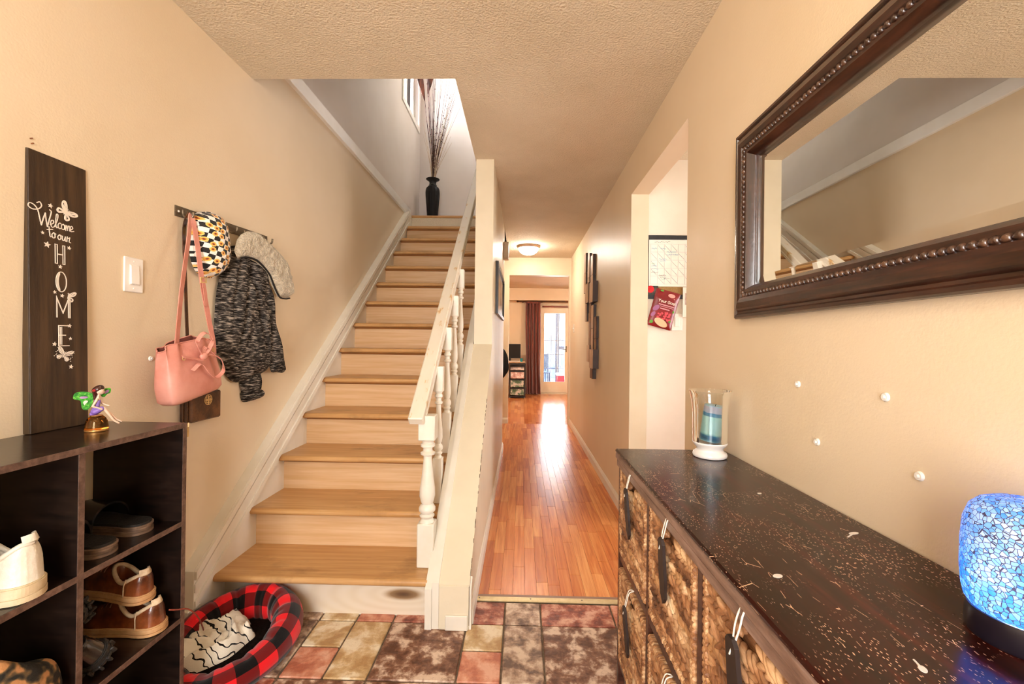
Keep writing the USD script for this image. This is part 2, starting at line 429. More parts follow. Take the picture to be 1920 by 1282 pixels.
def yframe(y0, y1, z0, z1, w, x0, x1):
    return prism(Polygon([(y0, z0), (y1, z0), (y1, z1), (y0, z1)]).difference(Polygon([(y0 + w, z0 + w), (y1 - w, z0 + w), (y1 - w, z1 - w), (y0 + w, z1 - w)])), 'x', x0, x1)


def xframe(x0, x1, z0, z1, w, y0, y1, wb=None, wt=None):
    wb = w if wb is None else wb; wt = w if wt is None else wt
    return prism(Polygon([(x0, z0), (x1, z0), (x1, z1), (x0, z1)]).difference(Polygon([(x0 + w, z0 + wb), (x1 - w, z0 + wb), (x1 - w, z1 - wt), (x0 + w, z1 - wt)])), 'y', y0, y1)


w1 = group_struct('window_1')
obj('casing', yframe(WIN[0] - .05, WIN[1] + .05, WIN[2] - .05, WIN[3] + .05, .055, WL, WL + .014), M_white, w1, False)
obj('sash', yframe(WIN[0], WIN[1], WIN[2], WIN[3], .05, WL - .09, WL - .05), M_white, w1, False)
obj('mullion', cbox(WL - .088, WL - .052, 4.91, 4.95, WIN[2] + .05, WIN[3] - .05), M_white, w1)
obj('pane', box(WL - .072, WL - .068, WIN[0] + .05, 4.91, WIN[2] + .05, WIN[3] - .05), GLASS, w1, False)
obj('pane', box(WL - .072, WL - .068, 4.95, WIN[1] - .05, WIN[2] + .05, WIN[3] - .05), GLASS, w1, False)

M_door = mat('door_paint', '#ecd9bb', '#f1e2c8', scale=4, rough=.4)
d1 = group_struct('door_1')
obj('casing', xframe(.40, 1.14, 0, 2.06, .05, 10.02, 10.10, .028), M_door, d1, False)
obj('leaf', xframe(.452, 1.088, .03, 2.008, .075, 10.055, 10.095, .255, .12), M_door, d1, False)
obj('pane', box(.528, 1.012, 10.072, 10.076, .286, 1.888), GLASS, d1, False)
mun = mat('muntin', '#b9b4a8', rough=.4)
for k in (1, 2):
    obj('muntin', box(.528 + .1613 * k - .004, .528 + .1613 * k + .004, 10.066, 10.082, .286, 1.888), mun, d1, False)
for k in range(1, 5):
    obj('muntin', box(.528, 1.012, 10.067, 10.081, .286 + .3204 * k - .004, .286 + .3204 * k + .004), mun, d1, False)
obj('threshold', cbox(.40, 1.14, 9.99, 10.06, .0, .028), M_door, d1)
obj('handle', [cbox(1.03, 1.055, 10.03, 10.056, .98, 1.12, .005), bar((1.042, 10.03, 1.05), (.95, 10.02, 1.05), .014, .014)], mat('door_handle', '#8a7a60', rough=.35, metal=.9), d1)
d2 = group_struct('door_2')  # unseen front door, glazed to bring daylight in behind the camera
obj('casing', xframe(-.83, .13, 0, 2.25, .05, -1.48, -1.36, .03), M_white, d2, False)
obj('leaf', xframe(-.78, .08, .03, 2.2, .07, -1.45, -1.40, .42), M_white, d2, False)
obj('pane', box(-.712, .012, -1.428, -1.422, .45, 2.132), GLASS, d2, False)
w2 = group_struct('window_2')  # unseen kitchen window, out of view behind the right wall
obj('sash', yframe(1.45, 2.55, .85, 2.15, .06, 3.10, 3.16), M_white, w2, False)
obj('pane', box(3.128, 3.132, 1.51, 2.49, .91, 2.09), GLASS, w2, False)

# ------------------------------------------------------------------ floors: tiled hall with every tile, laminate with every stave
fl = group_struct('floor')
obj('grout', box(WL - .12, WR + .115, -1.5, 1.975, -.05, -.006), M_grout, fl, False)
MOD, TX, TY = .1567, -.2165, 1.802
fixed = {(0, 0): (1, 1, 'tan'), (1, 0): (1, 2, 'grey'), (2, 0): (2, 2, 'brown'), (0, 1): (1, 1, 'pink'), (-2, 0): (2, 2, 'brown'), (-3, 0): (1, 2, 'tan'), (-4, 0): (1, 1, 'tan'),
         (-4, 1): (1, 1, 'pink'), (-5, 0): (1, 2, 'grey'), (-7, 0): (2, 2, 'brown'),
         (-4, -1): (1, 1, 'tan'), (-3, -1): (1, 1, 'pink'), (-2, -1): (2, 1, 'red'), (0, -1): (1, 1, 'red'), (1, -1): (1, 1, 'grey'), (2, -1): (2, 1, 'red'), (4, -1): (2, 1, 'pink'),
         (-5, -1): (1, 1, 'grey'), (-7, -1): (2, 1, 'tan'), (4, 0): (1, 1, 'pink'), (5, 0): (1, 2, 'tan'), (4, 1): (1, 1, 'tan')}
used = set()
rng = random.Random(11)
kinds = list(SL)


def tile(i, j, w, h, k):
    x0, x1 = TX + i * MOD + .0035, TX + (i + w) * MOD - .0035
    y1, y0 = TY - j * MOD - .0035, TY - (j + h) * MOD + .0035
    x0, x1 = max(x0, WL), min(x1, WR)
    if x1 - x0 < .01:
        return
    dz = rng.uniform(-.0008, .0008)
    t = cbox(x0, x1, y0, y1, -.02, dz, .003)
    obj('tile', t, SL[k], fl, False)


for (i, j), (w, h, k) in fixed.items():
    for a in range(w):
        for b in range(h):
            used.add((i + a, j + b))
    tile(i, j, w, h, k)
for j in range(-1, 21):
    for i in range(-7, 6):
        if (i, j) in used:
            continue
        opts = [(2, 2), (1, 2), (2, 1), (1, 1)]
        r = rng.random()
        opts = opts[0:] if r < .35 else (opts[1:] if r < .7 else opts[3:])
        for w, h in opts:
            cells = [(i + a, j + b) for a in range(w) for b in range(h)]
            if not any(c in used or c[0] > 5 for c in cells):
                used.update(cells)
                tile(i, j, w, h, 'brown' if w * h == 4 else rng.choice(kinds))
                break
fl1 = group_struct('floor_hall')
obj('underlay', box(-.20, WR + .115, 1.99, 6.42, -.05, -.008), M_dark, fl1, False)
obj('underlay', box(WL, -.20, 4.78, 6.42, -.05, -.008), M_dark, fl1, False)
rng = random.Random(5)
npl = 0
sw = (WR + .20) / 16
for k in range(16):
    y = 1.998 - rng.uniform(0, .25)
    while y < 6.30:
        ln = rng.choice([.30, .36, .42, .50]) * (1.0 if y < 4.2 else 1.7)
        a, b = max(y, 1.998), min(y + ln, 6.30)
        if b - a > .03:
            obj('plank', cbox(-.20 + k * sw + .0003, -.20 + (k + 1) * sw - .0003, a + .0003, b - .0003, -.012, rng.uniform(-.0002, .0002), .0006), LAM[rng.choice([0, 0, 1, 2, 2, 3, 4])], fl1, False)
            npl += 1
        y += ln
farlam = usdkit.material(stage, '/World/Looks/far_laminate', {
    'tc': ('texture_coordinate', {}), 'mp': ('mapping', {'rotation': (0, 0, math.pi / 2)}),
    'b': ('brick_texture', {'color1': C('#bd6833'), 'color2': C('#d68d52'), 'mortar': C('#a95c2e'), 'scale': 1., 'mortar_size': .0008, 'brick_width': .42, 'row_height': .057, 'offset': .37}),
    'p': ('principled_bsdf', {'roughness': .16})}, [('tc.object', 'mp.vector'), ('mp.vector', 'b.vector'), ('b.color', 'p.base_color')], surface='p.BSDF')
struct('floor_far', [box(-2.6, 2.6, 6.30, 10.05, -.05, 0), box(WL, -.2001, 4.78, 6.30, -.02, 0)], farlam)
struct('floor_kitchen', box(WR + .115, 3.2, .3, 3.05, -.05, 0), farlam)
struct('floor_outside', box(-6, 8, 10.17, 22, -.12, -.04), mat('patio_stone', '#b9b2a6', '#cfc9bd', scale=3, rough=.8))
th = group_struct('trim_threshold')
M_brass = mat('pale_brass', '#cdb583', '#dcc89a', scale=30, rough=.38, metal=.35)
obj('strip', cbox(-.197, WR, 1.962, 1.992, -.004, .006, .003), M_brass, th)
obj('ramp', cbox(-.197, WR, 1.992, 2.012, -.002, .0035, .001), mat('strip_dark', '#8d6a55', rough=.4), th)
for k in range(4):
    obj('screw', lathe([(0, .0072), (.0035, .0068), (.004, .0055)], 10, center=(-.18 + .235 * k, 1.977, 0)), mat('screw_steel', '#6a6258', rough=.4, metal=.8) if k == 0 else '/World/Looks/screw_steel', th)


def baseboard(name, axis, face, side, a, b, h=.085, t=.014):
    """face: wall coordinate; side: +1 or -1 direction into the room"""
    o = [(0, 0), (t, 0), (t, h * .72), (t * .55, h * .9), (t * .3, h), (0, h)]
    P = Polygon([(face + side * x, z) for x, z in o])
    if axis == 'y':
        m = prism(P, 'y', a, b)
    else:
        m = prism(P, 'y', a, b); v = m.vertices.copy(); m.vertices = np.c_[v[:, 1], v[:, 0], v[:, 2]]; m.invert()
    if m.volume < 0:
        m.invert()
    return struct(name, m, M_trim)


baseboard('baseboard_hall_right', 'y', WR, -1, 2.86, 6.3)
baseboard('baseboard_hall_left', 'y', -.203, 1, 1.80, 4.78, .075)
baseboard('baseboard_hall_end', 'x', 6.3, -1, WL, -.19)
baseboard('baseboard_far', 'x', 10.05, -1, -2.6, .40)
baseboard('baseboard_left', 'y', WL, 1, -1.38, 1.62)

# ------------------------------------------------------------------ staircase
st = thing('staircase', 'straight flight of bare oak treads and risers rising along the left wall', 'stairs', (0, 0, 0))
SLP = RISE / RUN
for i in range(NST):
    yn, z = Y0 + RUN * i, RISE * (i + 1)
    th_ = .03
    prof = [(yn + .012, z - th_)] + [(yn + .015 - .015 * math.cos(a), z - .015 + .015 * math.sin(a)) for a in np.linspace(-math.pi / 2, math.pi / 2, 7)] + \
           [(yn + RUN + .06 + (0 if i < NST - 1 else -.07), z), (yn + RUN + .06 + (0 if i < NST - 1 else -.07), z - th_)]
    obj('tread', prism(prof, 'x', SX0 - .004, SX1 + .004), OAK_T, st, 40)
for i in range(NST):
    yr = Y0 + RUN * i + (.052 if i else .076)
    zb = RISE * i
    m = box(SX0 - .004, SX1 + .004, yr, yr + .016, zb + (.0004 if i else -.004), zb + RISE - .0302)
    obj('riser', m, OAK_R if i else PINE, st, False, label=None if i else 'pale unstained pine bottom riser with a dark knot')
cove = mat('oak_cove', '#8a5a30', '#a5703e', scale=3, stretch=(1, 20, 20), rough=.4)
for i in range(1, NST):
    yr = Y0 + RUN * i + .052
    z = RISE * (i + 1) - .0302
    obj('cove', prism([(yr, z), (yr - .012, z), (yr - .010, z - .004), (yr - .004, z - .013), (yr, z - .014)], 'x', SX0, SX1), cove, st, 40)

# wall-side stringer and moulded skirting
up = lambda y: .275 + (2.60 - .275) / (4.69 - 1.645) * (y - 1.645)
sk = group_struct('trim_stair_skirt')
obj('stringer', prism([(1.66, .0), (1.95, .0), (4.92, 2.45), (4.92, 2.62), (4.80, up(4.80) - .02), (1.66, up(1.66) - .02)], 'x', WL - .005, SX0 - .003), M_trim, sk, False)
for (o0, o1, x1, e) in ((0, .150, .046, 0), (.003, .035, .056, .002), (.052, .085, .051, .002), (.118, .147, .053, .002)):
    a, b = 1.645 + e, 4.72 - e
    obj('moulding', prism([(a, up(a) - o1), (b, up(b) - o1), (b, up(b) - o0), (a, up(a) - o0)], 'x', WL - .004 + e, WL + x1), M_trim, sk, False)
obj('plinth', cbox(WL - .004, WL + .036, 1.632, 1.70, 0, .125), M_trim, sk)

# half wall that carries the balustrade: sloped cap, layered boards on the stair side
hz = lambda y: .186 + (1.17 - .186) / (2.93 - 1.766) * (y - 1.766)
hw = group_struct('wall_half')
side = lambda dz, y0=1.766, y1=2.93: [(y0, 0), (y1, 0), (y1, hz(y1) + dz), (y0, hz(y0) + dz)]
obj('core', prism(side(-.004), 'x', -.328, -.203), M_cream, hw, False)
obj('cap', prism([(1.763, hz(1.763) - .012), (2.93, hz(2.93) - .012), (2.93, hz(2.93)), (1.763, hz(1.763))], 'x', -.332, -.2015), M_cream, hw, False)
obj('stringer_board', prism([(1.762, 0), (2.2, 0), (4.93, 2.36), (4.93, 2.6), (2.93, hz(2.93) + .006), (1.762, hz(1.762) + .006)], 'x', -.357, -.3285), M_trim, hw, False)
obj('stringer_face', prism([(1.757, 0), (2.1, 0), (4.93, 2.4), (4.93, 2.57), (2.93, hz(2.93) - .02), (1.757, hz(1.757) - .014)], 'x', -.385, -.3575), M_trim, hw, False)
obj('end_board', cbox(-.328, -.2035, 1.759, 1.7659, 0, hz(1.766) - .006, .002), M_cream, hw)
obj('end_block', cbox(-.30, -.207, 1.751, 1.759, 0, .062, .003), M_trim, hw)
obj('corner_bead', prism([(1.764, 0), (1.80, 0), (1.80, .2), (1.764, hz(1.764) - .02)], 'x', -.2029, -.194), M_trim, hw, False)
crack = mat('chipped_edge', '#7b6a55', rough=.9)
rng = random.Random(3)
chips = []
for k in range(40):
    y = rng.uniform(1.78, 2.55); L = rng.uniform(.006, .02)
    chips.append(bar((-.2022, y, hz(y) - .0005), (-.2022, y + L, hz(y + L) - .0005), rng.uniform(.002, .0035), .0016, c=.0003))
chips.append(bar((-.2028, 1.7585, .02), (-.2028, 1.7585, .18), .003, .0016, up=(1, 0, 0), c=.0003))
obj('chipped_paint', chips, crack, hw, False, label='dark chipped paint along the outer corner', kind='stuff')

# balustrade
rl = thing('stair_railing', 'cream painted stair railing with chipped flat handrail and turned balusters', 'railing')
M_rail = mat('rail_paint', '#e8e1d2', '#e2d9c6', scale=9, rough=.35, spec=.5)
WORN = usdkit.material(stage, '/World/Looks/worn_rail_paint', {
    'tc': ('texture_coordinate', {}), 'mp': ('mapping', {'scale': (22, 7, 7)}), 'n': ('noise_texture', {'scale': 1.6, 'detail': 6., 'roughness': .6}),
    'r': ('rgb_ramp', {'ramp': [(0, C('#e8e0d0')), (.60, C('#e4dac6')), (.635, C('#dcc49c')), (.70, C('#c9a06c'))]}), 'p': ('principled_bsdf', {'roughness': .38})},
    [('tc.object', 'mp.vector'), ('mp.vector', 'n.vector'), ('n.fac', 'r.fac'), ('r.color', 'p.base_color')], surface='p.BSDF')
RA, RB = np.array([-.453, 1.845, .835]), np.array([-.448, 4.30, .835 + 2.455 * .843])
rp = lambda y: RA + (RB - RA) * (y - RA[1]) / (RB[1] - RA[1])
obj('handrail', bar(RA, RB, .066, .042, up=(0, -.64, .77), c=.005), WORN, rl, False)
obj('rail_fillet', bar(rp(1.90) + [.020, 0, -.030], rp(4.28) + [.020, 0, -.030], .03, .018, up=(0, -.64, .77), c=.002), M_rail, rl, False)


def spindle(x, y, zb, zt, s, foot):
    """square block, turned vase and rings, square top"""
    H = zt - zb
    f0, t0 = foot, H - foot * .55
    parts = [cbox(x - s / 2, x + s / 2, y - s / 2, y + s / 2, zb, zb + f0 - s * .12, s * .06), ]
    r = s * .5
    span = t0 - f0
    pr = [(0, -s * .25), (r * .92, -s * .2), (r * .8, 0), (r * .62, .02), (r * .88, .045), (r * .9, .06), (r * .66, .08), (r * .98, .115), (r * 1.0, .15), (r * .8, .185), (r * .6, .2), (r * .74, .22), (r * .94, .30), (r * .9, .40), (r * .7, .55), (r * .52, .74), (r * .5, .80), (r * .84, .815), (r * .88, .84), (r * .56, .86), (r * .56, .90), (r * .86, .915), (r * .86, .945), (r * .62, .965), (r * .82, 1.0), (r * .82, 1.02), (0, 1.03)]
    pts = [(a, zb + f0 + (b * span if i > 2 else b)) for i, (a, b) in enumerate(pr)]
    parts.append(lathe(spl2(pts), 20, center=(x, y, 0)))
    ny = (.64 / .77)
    top = cbox(x - s / 2, x + s / 2, y - s / 2, y + s / 2, zb + t0, zt, s * .05)
    parts.append(top)
    return parts


def spl2(pts):
    return np.array(pts)


for k in range(5):
    yb = 1.911 + RUN * k
    zb = RISE * (k + 1)
    zt = rp(yb)[2] - .035
    s = .074 if k == 0 else .046
    obj('newel_post' if k == 0 else 'baluster', spindle(-.413 if k == 0 else -.413, yb, zb, zt, s, .20 if k == 0 else .23), M_rail, rl, 40)

# ------------------------------------------------------------------ ceiling lamps
def bulb_glass(name, col, strength):
    return usdkit.material(stage, '/World/Looks/' + name, {'e': ('emission', {'color': col, 'strength': strength}), 'g': ('glossy_bsdf', {'roughness': .15}), 'm': ('mix_closure', {'fac': .06})},
                           [('e.emission', 'm.closure1'), ('g.BSDF', 'm.closure2')], surface='m.closure')


LAMP = bulb_glass('lit_lamp_glass', (1.0, .90, .75), 17.5)  # glow of the unseen entrance lamp
M_nickel = mat('lamp_ring', '#c9a98a', rough=.35, metal=.6)


def ceiling_lamp(loc, label, material):
    t = thing('ceiling_lamp', label, 'ceiling light', loc)
    obj('ring', lathe([(0, 0), (.150, 0), (.152, -.008), (.142, -.022), (.136, -.03), (.128, -.03), (.128, -.02), (0, -.02)], 36), M_nickel, t, 40)
    obj('glass_bowl', lathe([(.128, -.026), (.126, -.045), (.112, -.072), (.084, -.096), (.045, -.112), (.012, -.117), (0, -.117)], 36), material, t, True)
    obj('finial', lathe([(.009, -.116), (.009, -.121), (.004, -.126), (0, -.128)], 14), M_nickel, t, True)
    return t


LAMP2 = bulb_glass('lit_hall_lamp_glass', (1.0, .90, .77), 80.0)
LAMP3 = bulb_glass('lit_far_lamp_glass', (1.0, .84, .66), 170.0)  # glow of the added far-room fill lamps
ceiling_lamp((.075, 5.55, CZ), 'glowing bowl ceiling lamp with metal ring at the far end of the hallway', LAMP2)
ceiling_lamp((-.40, .60, CZ), 'unseen bowl ceiling lamp lighting the tiled entrance in front of the mirror', LAMP)  # out of view, placed to light the entrance walls
ceiling_lamp((-1.3, 8.2, CZ), 'added bowl ceiling lamp filling the far room from left of the hallway', LAMP3)  # added out of view as fill for the far room
ceiling_lamp((1.5, 8.0, CZ), 'added bowl ceiling lamp filling the far room from right of the hallway', LAMP3)  # second added fill lamp, hidden behind the hall end

# ------------------------------------------------------------------ wall mirror
WOODF = mat('mirror_frame_wood', '#1c0d07', '#32180d', '#432417', scale=3, stretch=(2, 3, 30), rough=.3, spec=.6, coat=.35, bump=.05, bscale=60)
WOODFV = mat('mirror_frame_wood_upright', '#1c0d07', '#32180d', '#432417', scale=3, stretch=(2, 30, 3), rough=.3, spec=.6, coat=.35, bump=.05, bscale=60)
BEAD = mat('bead_molding', '#2a140c', '#6e4c36', scale=60, rough=.28, spec=.7, coat=.3, lo=.4, hi=.75)
MIRROR = usdkit.material(stage, '/World/Looks/mirror_glass', {'g': ('glossy_bsdf', {'color': (.90, .92, .90), 'roughness': 0.})}, surface='g.BSDF')
mi = thing('wall_mirror', 'large wall mirror in dark brown wooden frame with beaded inner moulding', 'mirror')
MY0, MY1, MZ0, MZ1 = -.02, 1.410, 1.266, 1.856
# frame profile: distance inwards from the outer edge, projection from the wall
PROF = [(0, 0), (0, .022), (.004, .028), (.012, .029), (.016, .024), (.022, .026), (.030, .036), (.048, .043), (.062, .040), (.066, .035), (.086, .036), (.098, .018), (.100, .012), (.100, .004), (.004, 0)]


def frame_side(a, b):
    """mitred run of PROF from corner a to corner b; each corner = (outer point, inner direction)"""
    (pa, da), (pb, db) = a, b
    A = [np.array([WR - t, pa[0] + da[0] * w, pa[1] + da[1] * w]) for w, t in PROF]
    B = [np.array([WR - t, pb[0] + db[0] * w, pb[1] + db[1] * w]) for w, t in PROF]
    n = len(PROF); v = np.array(A + B); f = []
    for i in range(n):
        j = (i + 1) % n
        f += [(i, j, n + j), (i, n + j, n + i)]
    m = trimesh.Trimesh(v, f, process=False)
    return m


corners = [((MY1, MZ0), (-1, 1)), ((MY1, MZ1), (-1, -1)), ((MY0, MZ1), (1, -1)), ((MY0, MZ0), (1, 1))]
for k in range(4):
    m = frame_side(corners[k], corners[(k + 1) % 4])
    obj('frame_rail', m, WOODFV if k % 2 == 0 else WOODF, mi, 20)
gi = .099
ga, gb, gc, gd = MY0 + gi, MY1 - gi, MZ0 + gi, MZ1 - gi
bv = .024
ring = []
o = np.array([[WR - .006, y, z] for y, z in ((gb, gc), (gb, gd), (ga, gd), (ga, gc))])
i_ = np.array([[WR - .0085, y, z] for y, z in ((gb - bv, gc + bv), (gb - bv, gd - bv), (ga + bv, gd - bv), (ga + bv, gc + bv))])
obj('mirror_glass', trimesh.Trimesh(i_, [(0, 1, 2), (0, 2, 3)], process=False), MIRROR, mi, False)
for k in range(4):
    k2 = (k + 1) % 4
    obj('bevel', trimesh.Trimesh(np.array([o[k], o[k2], i_[k2], i_[k]]), [(0, 1, 2), (0, 2, 3)], process=False), MIRROR, mi, False)
obj('backing', box(WR - .005, WR - .0005, MY0 + .05, MY1 - .05, MZ0 + .05, MZ1 - .05), M_dark, mi, False)
bead = lathe([(0, -.0085), (.0035, -.0078), (.0055, -.004), (.0072, -.001), (.0072, .003), (.005, .0062), (0, .0068)], 10)
bd_y = bead.copy(); bd_y.apply_transform(trimesh.transformations.rotation_matrix(math.pi / 2, (1, 0, 0)))
bi = .070


def bead_run(p, q, src):
    p, q = np.array(p), np.array(q); L = np.linalg.norm(q - p); n = int(L / .0155); out = []
    for k in range(n):
        out.append(move(src, p + (q - p) * (k + .5) / n))
    return out


xb = WR - .0345
obj('bead_moulding', bead_run((xb, MY0 + bi, MZ0 + bi), (xb, MY1 - bi, MZ0 + bi), bd_y), BEAD, mi, 50)
obj('bead_moulding', bead_run((xb, MY0 + bi, MZ1 - bi), (xb, MY1 - bi, MZ1 - bi), bd_y), BEAD, mi, 50)
obj('bead_moulding', bead_run((xb, MY1 - bi, MZ0 + bi), (xb, MY1 - bi, MZ1 - bi), bead), BEAD, mi, 50)
obj('bead_moulding', bead_run((xb, MY0 + bi, MZ0 + bi), (xb, MY0 + bi, MZ1 - bi), bead), BEAD, mi, 50)

# ------------------------------------------------------------------ console cabinet with wicker baskets
CX, CYF, CTZ = .345, 1.505, .815
ESP = mat('espresso_wood', '#2a1510', '#43261b', '#553324', scale=3, stretch=(3, 3, 18), rough=.34, spec=.5, bump=.03, bscale=50)
ESPE = mat('worn_edge_wood', '#5d4336', '#7c6152', '#94786a', scale=5, stretch=(4, 1.5, 10), rough=.42, spec=.5, bump=.05, bscale=60)
TOP = usdkit.material(stage, '/World/Looks/scratched_mahogany', {
    'tc': ('texture_coordinate', {}),
    'mp': ('mapping', {'scale': (16, 1.6, 1)}), 'n': ('noise_texture', {'scale': 3., 'detail': 5.}), 'r': ('rgb_ramp', {'ramp': [(.3, C('#150503')), (.55, C('#2c0a05')), (.75, C('#4a160b'))]}),
    # chips: small voronoi cells switched on by their own random colour, thicker towards the worn middle
    'm2': ('mapping', {'scale': (1.0, .42, 1), 'rotation': (0, 0, .5)}), 'v': ('voronoi_texture', {'scale': 430., 'randomness': 1.}), 'lt': ('math', {'math_type': 'less_than', 'value2': .33}),
    'sc': ('separate_color', {}), 'gt': ('math', {'math_type': 'greater_than', 'value2': .70}), 'm1': ('math', {'math_type': 'multiply'}),
    'wn': ('noise_texture', {'scale': 9., 'detail': 4.}), 'wm': ('map_range', {'from_min': .42, 'from_max': .62, 'to_min': 0., 'to_max': 1., 'clamp': True}), 'm3': ('math', {'math_type': 'multiply'}),
    # scratches: long thin voronoi edges, bent by noise, only in places
    'm4': ('mapping', {'scale': (1.0, .22, 1), 'rotation': (0, 0, -.35)}), 'v2': ('voronoi_texture', {'scale': 46., 'feature': 'distance_to_edge', 'randomness': 1.}),
    'l2': ('math', {'math_type': 'less_than', 'value2': .009}), 'n2': ('noise_texture', {'scale': 30., 'detail': 2.}), 'g2': ('math', {'math_type': 'greater_than', 'value2': .61}), 'm5': ('math', {'math_type': 'multiply'}),
    'mx': ('math', {'math_type': 'maximum'}), 'mc': ('mix_color', {'b': C('#d9b08c')}), 'rr': ('map_range', {'from_min': 0., 'from_max': 1., 'to_min': .19, 'to_max': .6}),
    'p': ('principled_bsdf', {'specular_ior_level': .3})},
    [('tc.object', 'mp.vector'), ('mp.vector', 'n.vector'), ('n.fac', 'r.fac'), ('tc.object', 'm2.vector'), ('m2.vector', 'v.vector'), ('v.distance', 'lt.value1'), ('v.color', 'sc.color'), ('sc.r', 'gt.value1'),
     ('lt.value', 'm1.value1'), ('gt.value', 'm1.value2'), ('tc.object', 'wn.vector'), ('wn.fac', 'wm.value'), ('m1.value', 'm3.value1'), ('wm.result', 'm3.value2'),
     ('tc.object', 'm4.vector'), ('m4.vector', 'v2.vector'), ('v2.distance', 'l2.value1'), ('tc.object', 'n2.vector'), ('n2.fac', 'g2.value1'), ('l2.value', 'm5.value1'), ('g2.value', 'm5.value2'),
     ('m3.value', 'mx.value1'), ('m5.value', 'mx.value2'), ('mx.value', 'mc.fac'), ('r.color', 'mc.a'), ('mc.result', 'p.base_color'), ('mx.value', 'rr.value'), ('rr.result', 'p.roughness')], surface='p.BSDF')
SPOTS = [(.593, 1.077, .006, .004, 30), (.655, .857, .012, .0045, 200), (.411, .692, .0085, .005, 20), (.46, .499, .006, .004, 60)]
cb = thing('console_cabinet', 'dark espresso console cabinet with badly scratched top under the wall mirror', 'cabinet')
YN = CYF - .334 * 4 - .03
obj('cabinet_top', [cbox(CX - .012, WR - .003, YN - .012, CYF + .012, CTZ - .012, CTZ, .004)], TOP, cb, False)
obj('top_edge', cbox(CX - .011, CX + .012, YN - .010, CYF + .010, CTZ - .032, CTZ - .0122, .003), ESPE, cb)
obj('top_rail', cbox(CX - .008, CX + .016, YN, CYF, CTZ - .056, CTZ - .0324, .002), ESPE, cb)
for k in range(5):
    y = CYF - .013 - .334 * k
    obj('post', cbox(CX - .001, CX + .02, y - .011, y + .011, .0, CTZ - .0565, .002), ESP, cb)
    obj('side_panel', cbox(CX + .0205, WR - .02, y - .006, y + .006, .03, CTZ - .0125, .001), ESP, cb)
for z in (.455, .102):
    for k in range(4):
        y = CYF - .024 - .334 * k
        obj('rail', cbox(CX, CX + .018, y - .3115, y - .0005, z - .012, z + .012, .002), ESP, cb)
        obj('shelf_board', cbox(CX + .0185, WR - .025, y - .3155, y - .005, z - .006, z + .006, .001), ESP, cb)
obj('back_panel', box(WR - .018, WR - .012, YN + .01, CYF - .01, .1, CTZ - .02), ESP, cb, False)

SPOT = mat('dried_white_paint', '#cfc6b8', '#e2dace', scale=90, rough=.7)
for k, (x, y, a, b, r) in enumerate(SPOTS):
    g = affinity.rotate(affinity.scale(Point(0, 0).buffer(1, 10), a, b), r, origin=(0, 0))
    g = unary_union([g, affinity.rotate(LineString([(0, 0), (a * 2.4, b * .4)]).buffer(b * .28), r + 12, origin=(0, 0))]) if k % 2 else g
    obj('paint_spot', prism(affinity.translate(g, x, y), 'z', CTZ, CTZ + .0008), SPOT, cb, False, label='dried white paint spot')

HYA = [mat('hyacinth_' + k, a, b, c, scale=16, stretch=(1, .5, 1), detail=3, rough=.42, spec=.5, bump=.3, bscale=220, bstretch=(1, .2, 1), rand=.12) for k, a, b, c in
       (('mid', '#5f3a22', '#a06f48', '#d8ae80'), ('light', '#74492c', '#b88859', '#e6c8a0'), ('dark', '#472817', '#865837', '#c09268'))]
BIND = mat('basket_binding', '#6d4429', '#a37249', '#d6b082', scale=22, stretch=(1, 4, 1), rough=.5, bump=.25, bscale=120)
TWINE = mat('white_twine', '#d9cdb8', '#eee6d8', scale=200, rough=.9)
TAGM = mat('tag_wood', '#1f130e', '#33221a', scale=8, stretch=(1, 1, .15), rough=.55)


LEAF = trimesh.creation.icosphere(1, 1.0)


def braid_row(y0, y1, z, r, seed):
    """one horizontal plait: two files of long overlapping leaf strands leaning towards each other; front faces -x"""
    rg = np.random.default_rng(seed)
    ms = []
    n = max(2, int((y1 - y0) / .0165))
    for k in range(n):
        for s in (-1, 1):
            yy = y0 + (k + .5 + (.25 if s > 0 else -.25)) * (y1 - y0) / n
            m = LEAF.copy()
            ln_ = .0225 * rg.uniform(.8, 1.2)
            v = m.vertices * [r * .46, ln_, r * .40]
            v[:, 2] *= 1 - .35 * (v[:, 1] / ln_)
            v[:, 0] -= .10 * r * (1 - (v[:, 1] / ln_) ** 2)
            m.vertices = v
            yy = min(max(yy, y0 + .012), y1 - .012)
            ms.append(move(m, (-r * .12 + rg.normal(0, .0015), yy, z + s * r * .36), (s * 30 + rg.normal(0, 7), rg.normal(0, 12), rg.normal(0, 9))))
    return ms


